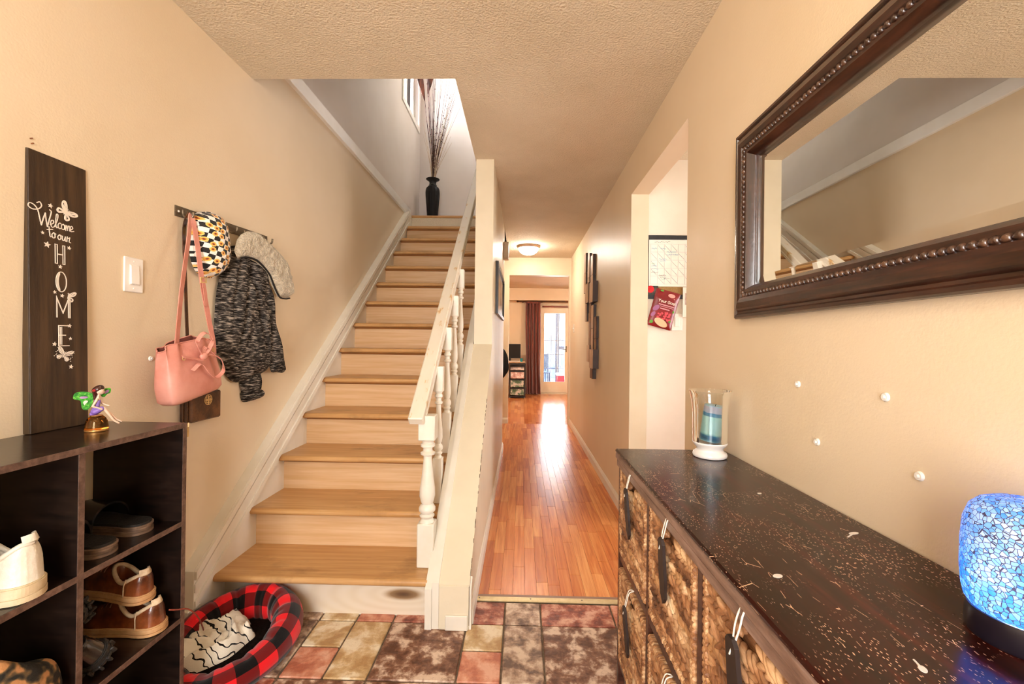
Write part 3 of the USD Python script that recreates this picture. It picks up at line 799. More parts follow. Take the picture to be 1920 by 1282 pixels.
def make_basket(name, label, loc, seed):
    W, H, D = .304, .318, .33
    b = thing(name, label, 'basket', loc, group=None)
    # origin: front bottom far corner; y runs from -W to 0, x from 0 into the cabinet
    rg = random.Random(seed)
    shell = [box(.012, D, -W + .004, -W + .012, .006, H - .01), box(.012, D, -.012, -.004, .006, H - .01), box(D - .008, D, -W + .004, -.004, .006, H - .01), box(.012, .018, -W + .004, -.004, .006, H - .045), box(.012, D, -W + .004, -.004, .004, .012)]
    obj('liner', shell, HYA[2], b, False)
    rows = 9
    for k in range(rows):
        z = .022 + (H - .062) * (k + .5) / rows
        hole = k == rows - 1
        if hole:                 # hand slot in the middle of the top rows
            runs = [braid_row(-W + .022, -W / 2 - .030, z, .0175, seed * 50 + k), braid_row(-W / 2 + .030, -.022, z, .0175, seed * 90 + k)]
        else:
            runs = [braid_row(-W + .020, -.020, z, .0175, seed * 50 + k)]
        for ms in runs:
            obj('braid', [move(m, (.007, 0, 0)) for m in ms], HYA[(k * 7 + seed) % 3 if k % 4 else 0], b, True)

    def wrap(p, q, r, axis):
        p, q = np.array(p), np.array(q); L = np.linalg.norm(q - p); n = int(L / .0130); out = []
        for k in range(n):
            c = p + (q - p) * (k + .5) / n
            s = cbox(-r, r, -.0085, .0085, -r * .85, r * .85, .005)
            tl = 14 + rg.uniform(-4, 4)
            if axis == 'y':
                out.append(move(s, c + [rg.uniform(-.0008, .0008), 0, 0], (tl, rg.uniform(-3, 3), 0)))
            else:
                out.append(move(move(s, (0, 0, 0), (90, 0, 0)), c + [rg.uniform(-.0008, .0008), 0, 0], (tl, 0, 0)))
        return out
    obj('rim', wrap((.006, -W + .004, H - .014), (.006, -.004, H - .014), .0125, 'y'), BIND, b, False)
    obj('base_binding', wrap((.006, -W + .004, .013), (.006, -.004, .013), .0115, 'y'), BIND, b, False)
    obj('corner_binding', wrap((.006, -W + .014, .026), (.006, -W + .014, H - .028), .0125, 'z'), BIND, b, False)
    obj('corner_binding', wrap((.006, -.014, .026), (.006, -.014, H - .028), .0125, 'z'), BIND, b, False)
    # hanging wooden tag on its white twine
    yc = -W / 2
    outline = Polygon([(-.013, .020), (-.006, .028), (.006, .028), (.013, .020), (.017, -.06), (.012, -.105), (.0, -.122), (-.012, -.105), (-.017, -.06)]).buffer(.002)
    t = prism(outline, 'x', -.0035, .0035)
    tg = obj('tag', move(t, (-.020, yc + rg.uniform(-.004, .004), H - .078), (rg.uniform(-4, 4), -4, 0)), TAGM, b, False, label='dark wooden tag')
    loop = spline([(-.020, yc, H - .060), (-.016, yc - .008, H - .03), (-.009, yc - .008, H - .004), (.006, yc - .006, H + .001), (-.006, yc + .004, H - .002), (-.014, yc + .008, H - .03), (-.022, yc + .001, H - .060), (-.0245, yc + .004, H - .075)], 30)
    obj('twine', tube(loop, .0016, 6), TWINE, tg, True)
    return b


bl = {(0, 1): 'woven wicker basket in the far top corner of the console cabinet', (1, 1): 'woven wicker basket in the top row, second from the far end', (2, 1): 'woven wicker basket in the top row nearest the blue lamp',
      (0, 0): 'woven wicker basket in the bottom row at the far end of the cabinet', (1, 0): 'woven wicker basket in the bottom row behind the red cloth scrap', (2, 0): 'woven wicker basket in the bottom row nearest the viewer'}
for (c, r), lab in bl.items():
    y = CYF - .013 - .334 * c - .0145
    make_basket('wicker_basket', lab, (CX + .001, y, .1085 if r == 0 else .4685), 3 + c + 3 * r)
RED = mat('red_cloth', '#b3121a', '#d8242a', scale=30, rough=.8)
rs = trimesh.creation.icosphere(3, 1.0)
nv = rs.vertices * (1 + .35 * (meshkit.fbm(rs.vertices * 2.2 + 5, 3)[:, None] - .5))
rs.vertices = nv * [.012, .02, .026]
tag(obj('red_cloth_scrap', move(rs, (CX - .012, .905, .405), (20, 0, 0)), RED, None, True), 'small crumpled red cloth scrap poking out of a lower wicker basket', 'cloth')

# ------------------------------------------------------------------ candle in a glass hurricane
cx_, cy_ = .622, 1.425
hd = thing('candle_holder', 'flared clear glass hurricane holder on a white ceramic foot', 'candle holder', (cx_, cy_, CTZ))
CER = mat('white_ceramic', '#ece7e2', '#f4f1ee', scale=4, rough=.12, spec=.6, coat=.4)
HG = usdkit.material(stage, '/World/Looks/hurricane_glass', {'g': ('glass_bsdf', {'color': (.97, .985, .985), 'IOR': 1.45, 'roughness': 0.})}, surface='g.BSDF')
obj('foot', lathe([(0, 0), (.047, 0), (.052, .003), (.053, .010), (.050, .017), (.043, .021), (.040, .026), (.043, .033), (.050, .040), (.053, .046), (.0535, .050), (.050, .050), (.046, .046), (0, .043)], 40), CER, hd, True)
obj('glass_shade', lathe([(r_, .0475 + (z_ - .0475) * 1.17) for r_, z_ in [(.0505, .0475), (.0515, .075), (.052, .11), (.053, .14), (.056, .165), (.061, .185), (.064, .193), (.0655, .1925), (.0625, .184), (.0578, .165), (.0548, .14), (.0538, .11), (.0533, .075), (.0525, .0475)]], 44, closed=True), HG, hd, True)
CAND = usdkit.material(stage, '/World/Looks/striped_candle', {
    'tc': ('texture_coordinate', {}), 'sx': ('separate_xyz', {}), 'nz': ('noise_texture', {'scale': 30.}), 'ad': ('math', {'math_type': 'multiply_add', 'value2': .006}),
    'mr': ('map_range', {'from_min': .003, 'from_max': .123, 'to_min': 0., 'to_max': 1.}),
    'r': ('rgb_ramp', {'ramp': [(0, C('#a9bfc4')), (.04, C('#4a7f96')), (.09, C('#1d5a7c')), (.17, C('#1d6a90')), (.20, C('#7fb4b8')), (.24, C('#a8d4d0')), (.68, C('#a6d6d4')), (.70, C('#3c86a6')), (.78, C('#2a7fa8')), (.80, C('#a9b4c4')), (.95, C('#b3b4c4')), (1, C('#8fd0da'))]}),
    'p': ('principled_bsdf', {'roughness': .4, 'subsurface_weight': .15, 'subsurface_scale': .01})},
    [('tc.object', 'sx.vector'), ('tc.object', 'nz.vector'), ('nz.fac', 'ad.value1'), ('sx.z', 'ad.value3'), ('ad.value', 'mr.value'), ('mr.result', 'r.fac'), ('r.color', 'p.base_color')], surface='p.BSDF')
cd = thing('candle', 'tilted pillar candle in blue and aqua stripes inside the glass hurricane', 'candle', (cx_, cy_ + .002, CTZ + .0505), rot=(2, 7.5, 0))
obj('wax', lathe([(0, 0), (.031, 0), (.033, .002), (.033, .116), (.031, .119), (.027, .117), (.008, .115), (0, .115)], 36), CAND, cd, 40)
obj('wick', tube([(0, 0, .114), (.001, 0, .120), (.003, .001, .124)], .0011, 6), M_dark, cd)

# ------------------------------------------------------------------ mosaic aroma lamp
AL = (.632, .552, CTZ)
al = thing('mosaic_lamp', 'glowing blue cracked-glass mosaic lamp on a dark round base', 'lamp', AL)
obj('base', lathe([(0, 0), (.050, 0), (.0525, .004), (.052, .026), (.050, .034), (0, .034)], 40), mat('lamp_base_plastic', '#14101a', '#1c1620', scale=8, rough=.25), al, 40)
MOS = usdkit.material(stage, '/World/Looks/mosaic_glass', {
    'tc': ('texture_coordinate', {}), 'v': ('voronoi_texture', {'scale': 185., 'feature': 'distance_to_edge', 'randomness': 1.}), 'vc': ('voronoi_texture', {'scale': 185., 'randomness': 1.}),
    'e': ('math', {'math_type': 'less_than', 'value2': .055}), 'sc': ('separate_color', {}), 'nz': ('noise_texture', {'scale': 14., 'detail': 3.}), 'ad': ('math', {'math_type': 'multiply_add', 'value2': .35}),
    'r': ('rgb_ramp', {'ramp': [(.30, C('#1f6fd0')), (.5, C('#4fa0ee')), (.7, C('#9fd0ff')), (.95, C('#e8f2ff'))]}),
    'mx': ('mix_color', {'b': C('#5a4a4c')}), 't': ('translucent_bsdf', {}), 'g': ('principled_bsdf', {'roughness': .12, 'specular_ior_level': .6}), 'ms': ('mix_closure', {'fac': .45})},
    [('tc.object', 'v.vector'), ('tc.object', 'vc.vector'), ('v.distance', 'e.value1'), ('vc.color', 'sc.color'), ('tc.object', 'nz.vector'), ('sc.r', 'ad.value1'), ('nz.fac', 'ad.value3'), ('ad.value', 'r.fac'),
     ('r.color', 'mx.a'), ('e.value', 'mx.fac'), ('mx.result', 't.color'), ('mx.result', 'g.base_color'), ('t.BSDF', 'ms.closure1'), ('g.BSDF', 'ms.closure2')], surface='ms.closure')
obj('mosaic_globe', lathe([(.048, .0345), (.053, .042), (.0555, .055), (.057, .080), (.0565, .115), (.0545, .142), (.049, .160), (.040, .170), (.028, .175), (.014, .1765), (0, .1768)], 56), MOS, al, True)
sl = UsdLux.SphereLight.Define(stage, str(al.GetPath()) + '/led')
sl.CreateRadiusAttr(.018); sl.CreateIntensityAttr(36.0); sl.CreateColorAttr(Gf.Vec3f(.25, .40, 1.0))
UsdGeom.Xformable(sl).AddTranslateOp().Set((0, 0, .062))

# ------------------------------------------------------------------ wall plugs and nails
PLUG = mat('wall_plug_plastic', '#e6e0d6', '#f2eee6', scale=60, rough=.5)
pl_prof = [(0, .006), (.0022, .006), (.0026, .003), (.0052, .0035), (.0062, .0015), (.0066, 0), (0, 0)]


def plug(loc, nrm, label, name='wall_plug', s=1.35, group=None):
    m = lathe([(a * s, b * s) for a, b in pl_prof], 18)
    m.apply_transform(trimesh.transformations.rotation_matrix(math.pi / 2 * nrm, (0, 1, 0)))
    m.apply_translation(loc)
    tag(obj(name, m, PLUG, None, 30), label, 'wall plug', group)


plug((WR, 1.124, 1.083), -1, 'white wall plug below the far end of the mirror, upper left of four')
plug((WR, .857, 1.083), -1, 'white wall plug below the mirror, upper right of four')
plug((WR, 1.05, .951), -1, 'white wall plug in a plaster smear, lower left of four')
plug((WR, .784, .951), -1, 'white wall plug just above the cabinet top, lower right of four')
plug((WL, 1.488, 1.11), 1, 'small round white wall plug left of the pink handbag')
nl = mat('nail_head', '#8a5a3a', rough=.5, metal=.5)
for k, (y, z) in enumerate(((1.109, 1.707), (1.112, 1.695))):
    m = tube([(WL - .002, y, z), (WL + .006, y, z + .001)], .0018, 8)
    tag(obj('nail', m, nl, None), ['upper small rusty nail in the wall above the welcome sign', 'lower small rusty nail in the wall above the welcome sign'][k], 'nail')

# ------------------------------------------------------------------ wooden strip wall art on the hall's right wall
WA = mat('wall_art_wood', '#4a2c1c', '#7a5236', '#a87c58', scale=5, stretch=(1, 6, .8), rough=.45, spec=.4, rand=.12, bump=.1, bscale=60)
WAL = mat('wall_art_pale_wood', '#9a7456', '#bf9876', '#d9b794', scale=5, stretch=(1, 6, .8), rough=.4, spec=.5, rand=.12, bump=.1, bscale=60)  # pale tone paints the light caught by the fronts
WAD = mat('wall_art_dark_wood', '#24140d', '#3d2418', scale=5, stretch=(1, 6, .8), rough=.45, rand=.1)  # dark tone paints the shade on the sides
wa = thing('wall_sculpture', 'tall wooden wall sculpture of brown strips and blocks in the hallway', 'wall art')
for (y, w, z0, z1, d, m) in [(4.78, .10, 1.74, 2.18, .035, WA), (4.60, .09, 1.42, 1.80, .055, WA), (4.50, .10, 1.62, 2.12, .04, WA), (4.35, .10, 1.16, 1.72, .045, WAD), (4.26, .10, 1.66, 2.06, .05, WA),
                              (4.42, .15, 1.60, 1.80, .085, WA), (4.16, .15, 1.58, 1.78, .085, WA), (4.20, .09, 1.10, 1.56, .05, WA), (4.42, .09, 1.03, 1.5, .035, WA), (4.06, .09, 1.02, 1.44, .04, WAD),
                              (4.34, .13, 1.00, 1.17, .075, WA), (4.08, .15, .95, 1.13, .095, WA), (4.19, .11, .845, 1.0, .06, WAD)]:
    n_ = 1 if z1 - z0 < .25 else 2
    for q in range(n_):
        a, b = z0 + (z1 - z0) * q / n_, z0 + (z1 - z0) * (q + 1) / n_
        w2 = w * 1.25
        st_p = obj('block' if n_ == 1 else 'strip', cbox(WR - d * .62 + .004, WR - .001, y - w2 / 2, y + w2 / 2, a + .001, b - .001, .002), WAD, wa)
        obj('wood_face', cbox(WR - d * .62 - .001, WR - d * .62 + .0038, y - w2 / 2, y + w2 / 2, a + .001, b - .001, .002), WAL if m is WA else WA, st_p)  # thin plate puts the lit front into the colour
# light switches
SWP = mat('switch_plastic', '#f1ebe0', '#f6f2ea', scale=5, rough=.3)


def light_switch(name, label, loc, sgn, toggle=False):
    t = thing(name, label, 'light switch', loc)
    f = lambda m: m if sgn > 0 else (move(m, (0, 0, 0), (0, 0, 180)))
    obj('plate', f(cbox(0, .006, -.036, .036, -.058, .058, .004)), SWP, t)
    if toggle:
        obj('toggle', f(cbox(.006, .018, -.005, .005, -.010, .012, .002)), SWP, t)
    else:
        obj('rocker_frame', f(cbox(.006, .0075, -.0175, .0175, -.034, .034, .001)), SWP, t)
        obj('rocker', f(trimesh.convex.convex_hull(np.array([(.0075, y, z) for y in (-.0155, .0155) for z in (-.032, .032)] + [(.0095, y, .030) for y in (-.0145, .0145)] + [(.0125, y, -.030) for y in (-.0145, .0145)]))), SWP, t, False)
    for z in (-.045, .045):
        obj('screw', f(move(lathe([(.0028, 0), (.0026, .001), (0, .0014)], 10), (.006, 0, z), (0, 90, 0))), SWP, t)
    return t


light_switch('light_switch', 'white rocker light switch on the left wall beside the welcome sign', (WL, 1.413, 1.393), 1)
light_switch('light_switch', 'small white toggle switch at the far end of the hallway wall', (WR, 5.91, 1.39), -1, True)

# ------------------------------------------------------------------ open cube shelf on the left with shoes
SH = mat('black_brown_melamine', '#0d0806', '#1a100c', '#241812', scale=3, stretch=(3, 3, 14), rough=.3, spec=.5, bump=.03, bscale=60)
SHT = mat('black_brown_melamine_flat', '#0d0806', '#1a100c', '#241812', scale=3, stretch=(3, 14, 3), rough=.22, spec=.55, bump=.02, bscale=60)
SHE = mat('rubbed_edge_band', '#4a352a', '#5f463a', '#74594a', scale=20, stretch=(1, 3, 3), rough=.45)
SXF, SXB = -1.024, -1.303
sh = thing('shoe_shelf', 'black-brown open cube shelf holding shoes against the left wall', 'shelf', (0, 0, 0))
obj('top', cbox(SXB, SXF - .0012, .360, 1.297, .909, .924, .001), SHT, sh)
obj('edge_band', cbox(SXF - .0012, SXF, .360, 1.297, .909, .924, .0004), SHE, sh)
for k in range(4):
    y = 1.2895 - .307 * k
    obj('upright', cbox(SXB, SXF - .0012, y - .0075, y + .0075, 0, .9088, .001), SH, sh)
    obj('edge_band', cbox(SXF - .0012, SXF, y - .0075, y + .0075, 0, .9088, .0004), SHE, sh)
for k in range(3):
    y = 1.2895 - .307 * k
    for z in (.627, .334, .045):
        obj('shelf_board', cbox(SXB, SXF - .0012, y - .2993, y - .0077, z - .015, z, .001), SHT, sh)
        obj('edge_band', cbox(SXF - .0012, SXF, y - .2993, y - .0077, z - .015, z, .0004), SHE, sh)

PLAN = [(-.5, .03), (-.465, .26), (-.36, .43), (-.2, .5), (0, .42), (.2, .345), (.36, .355), (.46, .26), (.5, .0), (.46, -.25), (.36, -.345), (.2, -.335), (0, -.36), (-.2, -.43), (-.36, -.38), (-.465, -.20)]


def outline(L, W, grow=0.0):
    """plan of a sole: toe at -x, heel at +x"""
    return orient(Polygon(spline([(x * L, y * W) for x, y in PLAN], 88, True)).buffer(grow))


def shoe(name, label, loc, rot, L, W, H, mats, lug=False, opening=(.235, .205, .26), hs=None, group=None, laces=4, heel_patch=True, rim_r=.0055, sole_h=.022):
    """mats: upper, sole, lining, accent, lace. The upper is a shell over the sole with a foot opening; toe at -x."""
    t = thing(name, label, 'shoe', loc, rot=rot, group=group)
    z0 = sole_h
    up_, so, li, ac, la = mats
    sole = outline(L, W, .004)
    csec = lambda p: m3.CrossSection([np.array(orient(p).exterior.coords)[:-1]])
    body = m3.Manifold.batch_boolean([csec(sole.buffer(-.003)).extrude(z0 + .003), csec(sole).extrude(z0 * .34).translate((0, 0, .0015)), csec(sole.buffer(-.0008)).extrude(z0 * .5).translate((0, 0, z0 * .5))], m3.OpType.Add)
    obj('sole', body, so, t, 30)
    if lug:
        ex = sole.exterior; lg = []
        for k in range(30):
            p = ex.interpolate(k / 30, normalized=True)
            lg.append(move(cbox(-.006, .006, -.003, .003, -.007, .012, .002), (p.x, p.y, 0), (0, 0, k * 37)))
        rg = random.Random(2)
        for k in range(24):
            q = ex.interpolate(rg.random(), normalized=True); f = rg.uniform(.2, .8)
            lg.append(move(cbox(-.007, .007, -.005, .005, -.007, .002, .002), (q.x * f, q.y * f, 0), (0, 0, rg.uniform(0, 90))))
        obj('lug', lg, so, t, False, kind='stuff')
    hs = hs or [(0, .34), (.06, .45), (.2, .55), (.36, .70), (.46, .90), (.52, .98), (.62, .96), (.75, .90), (.88, .92), (1, .97)]
    base = outline(L, W, -.001)
    ext = base.exterior
    ox, oa, ob = opening[0] * L, opening[1] * L, opening[2] * W
    hx = lambda x: z0 + (H - z0) * np.interp(x / L + .5, *zip(*hs))

    def top(P, d):
        R = W * .40
        r = np.clip(d / R, 0, 1)
        side = np.interp(P[:, 0] / L + .5, [0, .45, .6, .75, .9, 1], [1, 1, .84, .80, .92, 1])
        w = np.clip(1 - np.abs(P[:, 1]) / (W * .40), 0, 1)
        hh = z0 + (hx(P[:, 0]) - z0) * (side + (1 - side) * w * .0)
        return z0 - .001 + (hh - z0 + .001) * (1 - (1 - r) ** 4.5) ** .55

    def shell(P, d):
        z = top(P, d)
        q = ((P[:, 0] - ox) / oa) ** 2 + ((P[:, 1]) / ob) ** 2
        k = np.clip((1.0 - q) / .22, 0, 1)
        return z * (1 - k) + (z0 + .010) * k

    m, _ = pillow(base, .0036, shell, lambda P, d: np.full(len(P), z0 - .001), seed=3)
    obj('upper', m, up_, t, 50)
    obj('insole', prism(affinity.scale(Point(0, 0).buffer(1, 14), oa * .84, ob * .84), 'z', z0 + .0105, z0 + .013).apply_translation((ox, 0, 0)), li, t, False)
    a = np.linspace(0, 2 * np.pi, 61)
    P = np.c_[ox + oa * 1.03 * np.cos(a), ob * 1.05 * np.sin(a)]
    d = np.array([ext.distance(Point(p)) if base.contains(Point(p)) else 0 for p in P])
    rim = np.c_[P, top(P, d) - .002]
    obj('collar', tube(rim, rim_r, 8, cap=False), ac, t, True)
    if heel_patch:                                     # pale pull tab and the stitched line that divides the side
        hp = [(.5 * L - .0115 - .010 * s * s, s * W * .15, hx(.47 * L) - .006 - .002 * s * s) for s in np.linspace(-1, 1, 9)]
        obj('heel_tab', strap(hp, [(1, 0, .35)] * 9, .016, .006), ac, t, 40)
        sm = []
        for s in (-1, 1):
            pts = []
            for f in np.linspace(.02, .93, 10):
                p = np.array([[.30 * L - .015 * f * L * .2, s * (W * .352 - .0002 - .012 * f * f)]])
                dd = np.array([ext.distance(Point(p[0]))])
                pts.append((p[0][0], s * (W * .352 - .026 * max(0, f - .55) ** 1.5), z0 + f * (float(top(np.array([[p[0][0], 0.]]), np.array([.05]))[0]) - z0) * .9))
            sm.append(tube(pts, .0018, 5))
        for k in range(2):
            obj('side_stitch', sm[k], ac, t, True)
    if laces:
        for k in range(laces):
            x = (-.20 + .155 * k / max(laces - 1, 1)) * L
            yy = np.linspace(-.27, .27, 12) * W
            P = np.c_[x + .006 * np.abs(yy) / (.27 * W), yy]
            d = np.array([ext.distance(Point(p)) for p in P])
            obj('lace', tube(np.c_[P, top(P, d) + .0012], .0023, 6), la, t, True)
    return t


WHT = mat('white_leather', '#d8cdb8', '#ece4d2', scale=14, rough=.45, bump=.15, bscale=120)
WHS = mat('cream_rubber', '#c9b28c', '#dcc8a4', scale=30, rough=.6)
LIN = mat('shoe_lining', '#8c8574', '#a8a08e', scale=40, rough=.9)
BRL = mat('brown_leather', '#3a1d10', '#6a3519', '#8f4e28', scale=11, detail=6, rough=.26, spec=.6, coat=.3, bump=.1, bscale=100)
BRS = mat('gum_sole', '#b48655', '#cfa272', scale=20, rough=.55)
BRA = mat('pale_suede', '#c2a684', '#dcc4a2', scale=60, rough=.8)
BKL = mat('black_leather', '#0c0a0a', '#1d1a18', scale=15, rough=.2, spec=.6, coat=.4)
BKS = mat('black_rubber', '#15120f', '#26211c', scale=30, rough=.6, bump=.3, bscale=200)
BLU = mat('blue_insole', '#2a3844', '#3c4d5c', scale=30, rough=.8)
GRY = mat('grey_lace', '#9a948a', '#c4beb4', scale=80, rough=.7)
CAMO = mat('camo_canvas', '#1d1a12', '#5d4a2c', '#b5804e', scale=26, stretch=(1, 1.0, 1.2), detail=1.5, lo=.46, hi=.56, rough=.85, bump=.2, bscale=300)
CAMS = mat('camo_sole', '#c9ab82', '#dcc29a', scale=30, rough=.7)
SHZ1, SHZ2 = .6275, .3345
shoe('sneaker', 'cream white leather sneaker on the middle board of the shelf, left compartment', (-1.152, .868, SHZ1), (0, 0, 13), .262, .106, .138, (WHT, WHS, LIN, WHT, WHT), laces=5, sole_h=.034)
shoe('sneaker', 'shiny brown leather sneaker with pale collar standing on the lower board of the shelf', (-1.158, 1.226, SHZ2), (0, 0, -1), .256, .098, .098, (BRL, BRS, BLU, BRA, BRL), laces=4)
shoe('sneaker', 'shiny brown leather sneaker stacked on top of its pair in the shelf', (-1.176, 1.222, SHZ2 + .1045), (0, 4, -8), .243, .094, .094, (BRL, BRS, BLU, BRA, BRL), laces=4)
shoe('cleat', 'black lugged shoe with grey laces lying tilted beside the brown sneakers', (-1.154, 1.066, SHZ2 + .040), (38, 0, -4), .250, .090, .092, (BKL, BKS, BLU, BKL, GRY), lug=True, heel_patch=False, laces=5)
shoe('cleat', 'black lugged shoe lying on its side at the back of the lower board', (-1.195, 1.072, SHZ2 + .150), (96, 0, 4), .200, .080, .075, (BKL, BKS, BLU, BKL, GRY), lug=True, heel_patch=False, laces=3)
shoe('high_top_shoe', 'camouflage canvas high-top shoe in the lower left compartment of the shelf', (-1.064, .834, SHZ2), (0, 0, -90), .270, .112, .205, (CAMO, CAMS, LIN, CAMO, CAMO), heel_patch=False, laces=0, opening=(.27, .17, .24), rim_r=.004, sole_h=.03,
     hs=[(0, .50), (.05, .53), (.2, .60), (.36, .80), (.48, .97), (.56, 1.0), (.7, .96), (1, .96)])


def slide_shoe(label, loc, rot):
    t = thing('slide_sandal', label, 'sandal', loc, rot=rot)
    P = outline(.245, .098, .003)
    csec = lambda p: m3.CrossSection([np.array(orient(p).exterior.coords)[:-1]])
    obj('sole', csec(P).extrude(.012) + csec(P.buffer(-.0015)).extrude(.019) + csec(P.buffer(.0005)).extrude(.006).translate((0, 0, .019)), SL_SOLE, t, 30)
    obj('footbed', csec(P.buffer(-.004)).extrude(.006).translate((0, 0, .0251)), BKS, t, 30)
    a = np.linspace(0, np.pi, 15)
    band = [(-.035, .053 * math.cos(q), .016 + .062 * math.sin(q) ** .8) for q in a]
    obj('strap_band', strap(band, [(0, math.cos(q), math.sin(q)) for q in a], .085, .005), BKL, t, 40)


SL_SOLE = mat('slide_sole', '#4a382c', '#6c5442', '#8a705a', scale=20, stretch=(1, 1, 8), rough=.5)
slide_shoe('black slide sandal at the right end of the upper shoe board', (-1.184, 1.214, SHZ1), (0, 0, -5))
slide_shoe('black slide sandal beside the divider on the upper shoe board', (-1.168, 1.085, SHZ1), (0, 0, -4))
tag(obj('shoe_lace', tube(spline([(-1.026, 1.240, .385), (-1.018, 1.262, .372), (-1.014, 1.300, .350), (-1.03, 1.36, .288), (-1.075, 1.44, .205), (-1.115, 1.50, .150)], 24), .0022, 6), mat('rust_cord', '#7a3324', '#a04a34', scale=80, rough=.7), None, True),
    'thin rust coloured cord trailing from the shoe shelf to the pet bed', 'cord')

# ------------------------------------------------------------------ welcome sign
SGW = mat('sign_board_wood', '#2c1e12', '#3d2b1a', '#4c3722', scale=2.5, stretch=(2, 16, 1.2), rough=.45, spec=.4, bump=.08, bscale=50, bstretch=(1, 10, 1))
SGE = mat('sign_board_edge', '#33240f', '#4a3519', scale=6, stretch=(3, 3, .6), rough=.6)
LET = mat('white_vinyl', '#e9dccb', rough=.5)
TILT = math.atan((1.302 - 1.283) / .755)
sg = thing('welcome_sign', 'tall dark wooden board sign reading Welcome to our HOME, leaning on the wall', 'sign', (-1.287, 1.10, .9245), rot=(0, -math.degrees(TILT), 0))
obj('board', cbox(-.018, 0, 0, .152, 0, .756, .0015), SGW, sg)
obj('board_edge', cbox(-.018, -.0006, -.0022, -.0002, .001, .755, .0008), SGE, sg)
Z0 = 924.5


def ink(shapes, name, label=None):
    g = unary_union([s for s in shapes]) if isinstance(shapes, list) else shapes
    g = affinity.affine_transform(g, [.001, 0, 0, .001, 0, -Z0 * .001]).simplify(.00006)
    obj(name, prism(g, 'x', .0002, .0011), LET, sg, False, label=label)


def ln(pts, w, n=None):
    p = spline(pts, n or max(8, len(pts) * 7)) if len(pts) > 2 else np.array(pts)
    return LineString(p).buffer(w / 2, 4)


def st_line(*pts, w=2.2):
    return LineString(pts).buffer(w / 2, 3, cap_style=2, join_style=2)


def star(cx, cy, r, a0=90):
    return Polygon([(cx + (r if k % 2 == 0 else r * .45) * math.cos(math.radians(a0 + 36 * k)), cy + (r if k % 2 == 0 else r * .45) * math.sin(math.radians(a0 + 36 * k))) for k in range(10)])


ink([ln([(20, 1541), (27, 1545), (31, 1536), (24, 1526), (10, 1521), (0, 1526), (2, 1535), (12, 1534), (21, 1524), (26, 1503), (30, 1484)], 2.6, 60), ln([(30, 1484), (35, 1503), (40, 1519)], 2.8), ln([(40, 1519), (42, 1500), (45, 1483)], 2.6), ln([(45, 1483), (50, 1505), (55, 1526), (51, 1531)], 2.6)], 'letter_w')
ink([ln([(52, 1491), (60, 1497), (60, 1504), (55, 1503), (53, 1493), (57, 1485), (64, 1489)], 2.2, 40)], 'letter_e')
ink([ln([(63, 1489), (70, 1508), (72, 1523), (68, 1523), (66, 1500), (68, 1487), (72, 1489)], 2.2, 40)], 'letter_l')
ink([ln([(80, 1500), (76, 1502), (72, 1494), (75, 1486), (81, 1489)], 2.2, 30)], 'letter_c')
ink([ln([(86, 1501), (81, 1496), (82, 1487), (88, 1487), (89, 1497), (85, 1501), (91, 1498)], 2.2, 40)], 'letter_o')
ink([ln([(91, 1500), (92, 1485)], 2.2), ln([(92, 1490), (95, 1500), (97, 1486)], 2.2), ln([(97, 1490), (100, 1500), (103, 1497), (103, 1486)], 2.2, 24)], 'letter_m')
ink([ln([(104, 1489), (111, 1495), (109, 1501), (105, 1498), (106, 1486), (114, 1488)], 2.2, 40)], 'letter_e')
ink([ln([(49, 1484), (50, 1470), (52, 1458), (57, 1460)], 2.4, 24), ln([(44, 1475), (58, 1479)], 2.0)], 'letter_t')
ink([ln([(60, 1470), (56, 1464), (59, 1456), (64, 1459), (63, 1469), (60, 1471), (66, 1468)], 2.2, 36)], 'letter_o')
ink([ln([(75, 1468), (71, 1462), (74, 1455), (79, 1459), (78, 1467), (75, 1469), (82, 1466)], 2.2, 36)], 'letter_o')
ink([ln([(83, 1467), (83, 1457), (87, 1455), (91, 1466)], 2.2, 24), ln([(91, 1467), (91, 1455), (94, 1456)], 2.2, 16)], 'letter_u')
ink([ln([(95, 1454), (96, 1468), (97, 1463), (103, 1467)], 2.2, 24), ln([(103, 1467), (101, 1455), (105, 1453)], 2.0, 16)], 'letter_r')


def hollow(shape, wall=2.0):
    return shape.difference(shape.buffer(-wall, join_style=2))


def rect(x0, y0, x1, y1):
    return Polygon([(x0, y0), (x1, y0), (x1, y1), (x0, y1)])


H_ = unary_union([rect(63, 1386, 70.5, 1441), rect(83, 1386, 90, 1441)])
ink([hollow(H_, 1.9), rect(70.5, 1412, 83, 1415)], 'letter_h')
el = lambda a, b: affinity.scale(Point(79, 1337).buffer(1, 32), a, b)
ink([el(15, 29).difference(el(12.6, 26.6)), el(11.2, 26.6).difference(affinity.translate(el(10.0, 25.5), 3.2, 0)).intersection(rect(60, 1300, 76, 1375))], 'letter_o')
ink([st_line((67, 1236), (67, 1291), (83, 1250), (98, 1291), (98, 1236), w=2.6), st_line((71, 1280), (82, 1251), w=1.6), rect(100.6, 1236, 103, 1288)], 'letter_m')
ink([st_line((97, 1214), (71, 1214), (71, 1157), (99, 1157), w=2.6), st_line((71, 1187), (90, 1187), w=2.6), rect(74.4, 1160, 76.4, 1211), rect(78.5, 1160, 79.8, 1211)], 'letter_e')
for x, y, r in ((53, 1543, 7), (33, 1464, 5), (44, 1434, 9), (101, 1437, 6), (77, 1379, 6), (62, 1306, 5), (81, 1298, 6), (100, 1214, 6), (102, 1178, 5), (60, 1162, 6.5), (103, 1097, 6.5)):
    ink(star(x, y, r, 80 if r > 5 else 100), 'star')


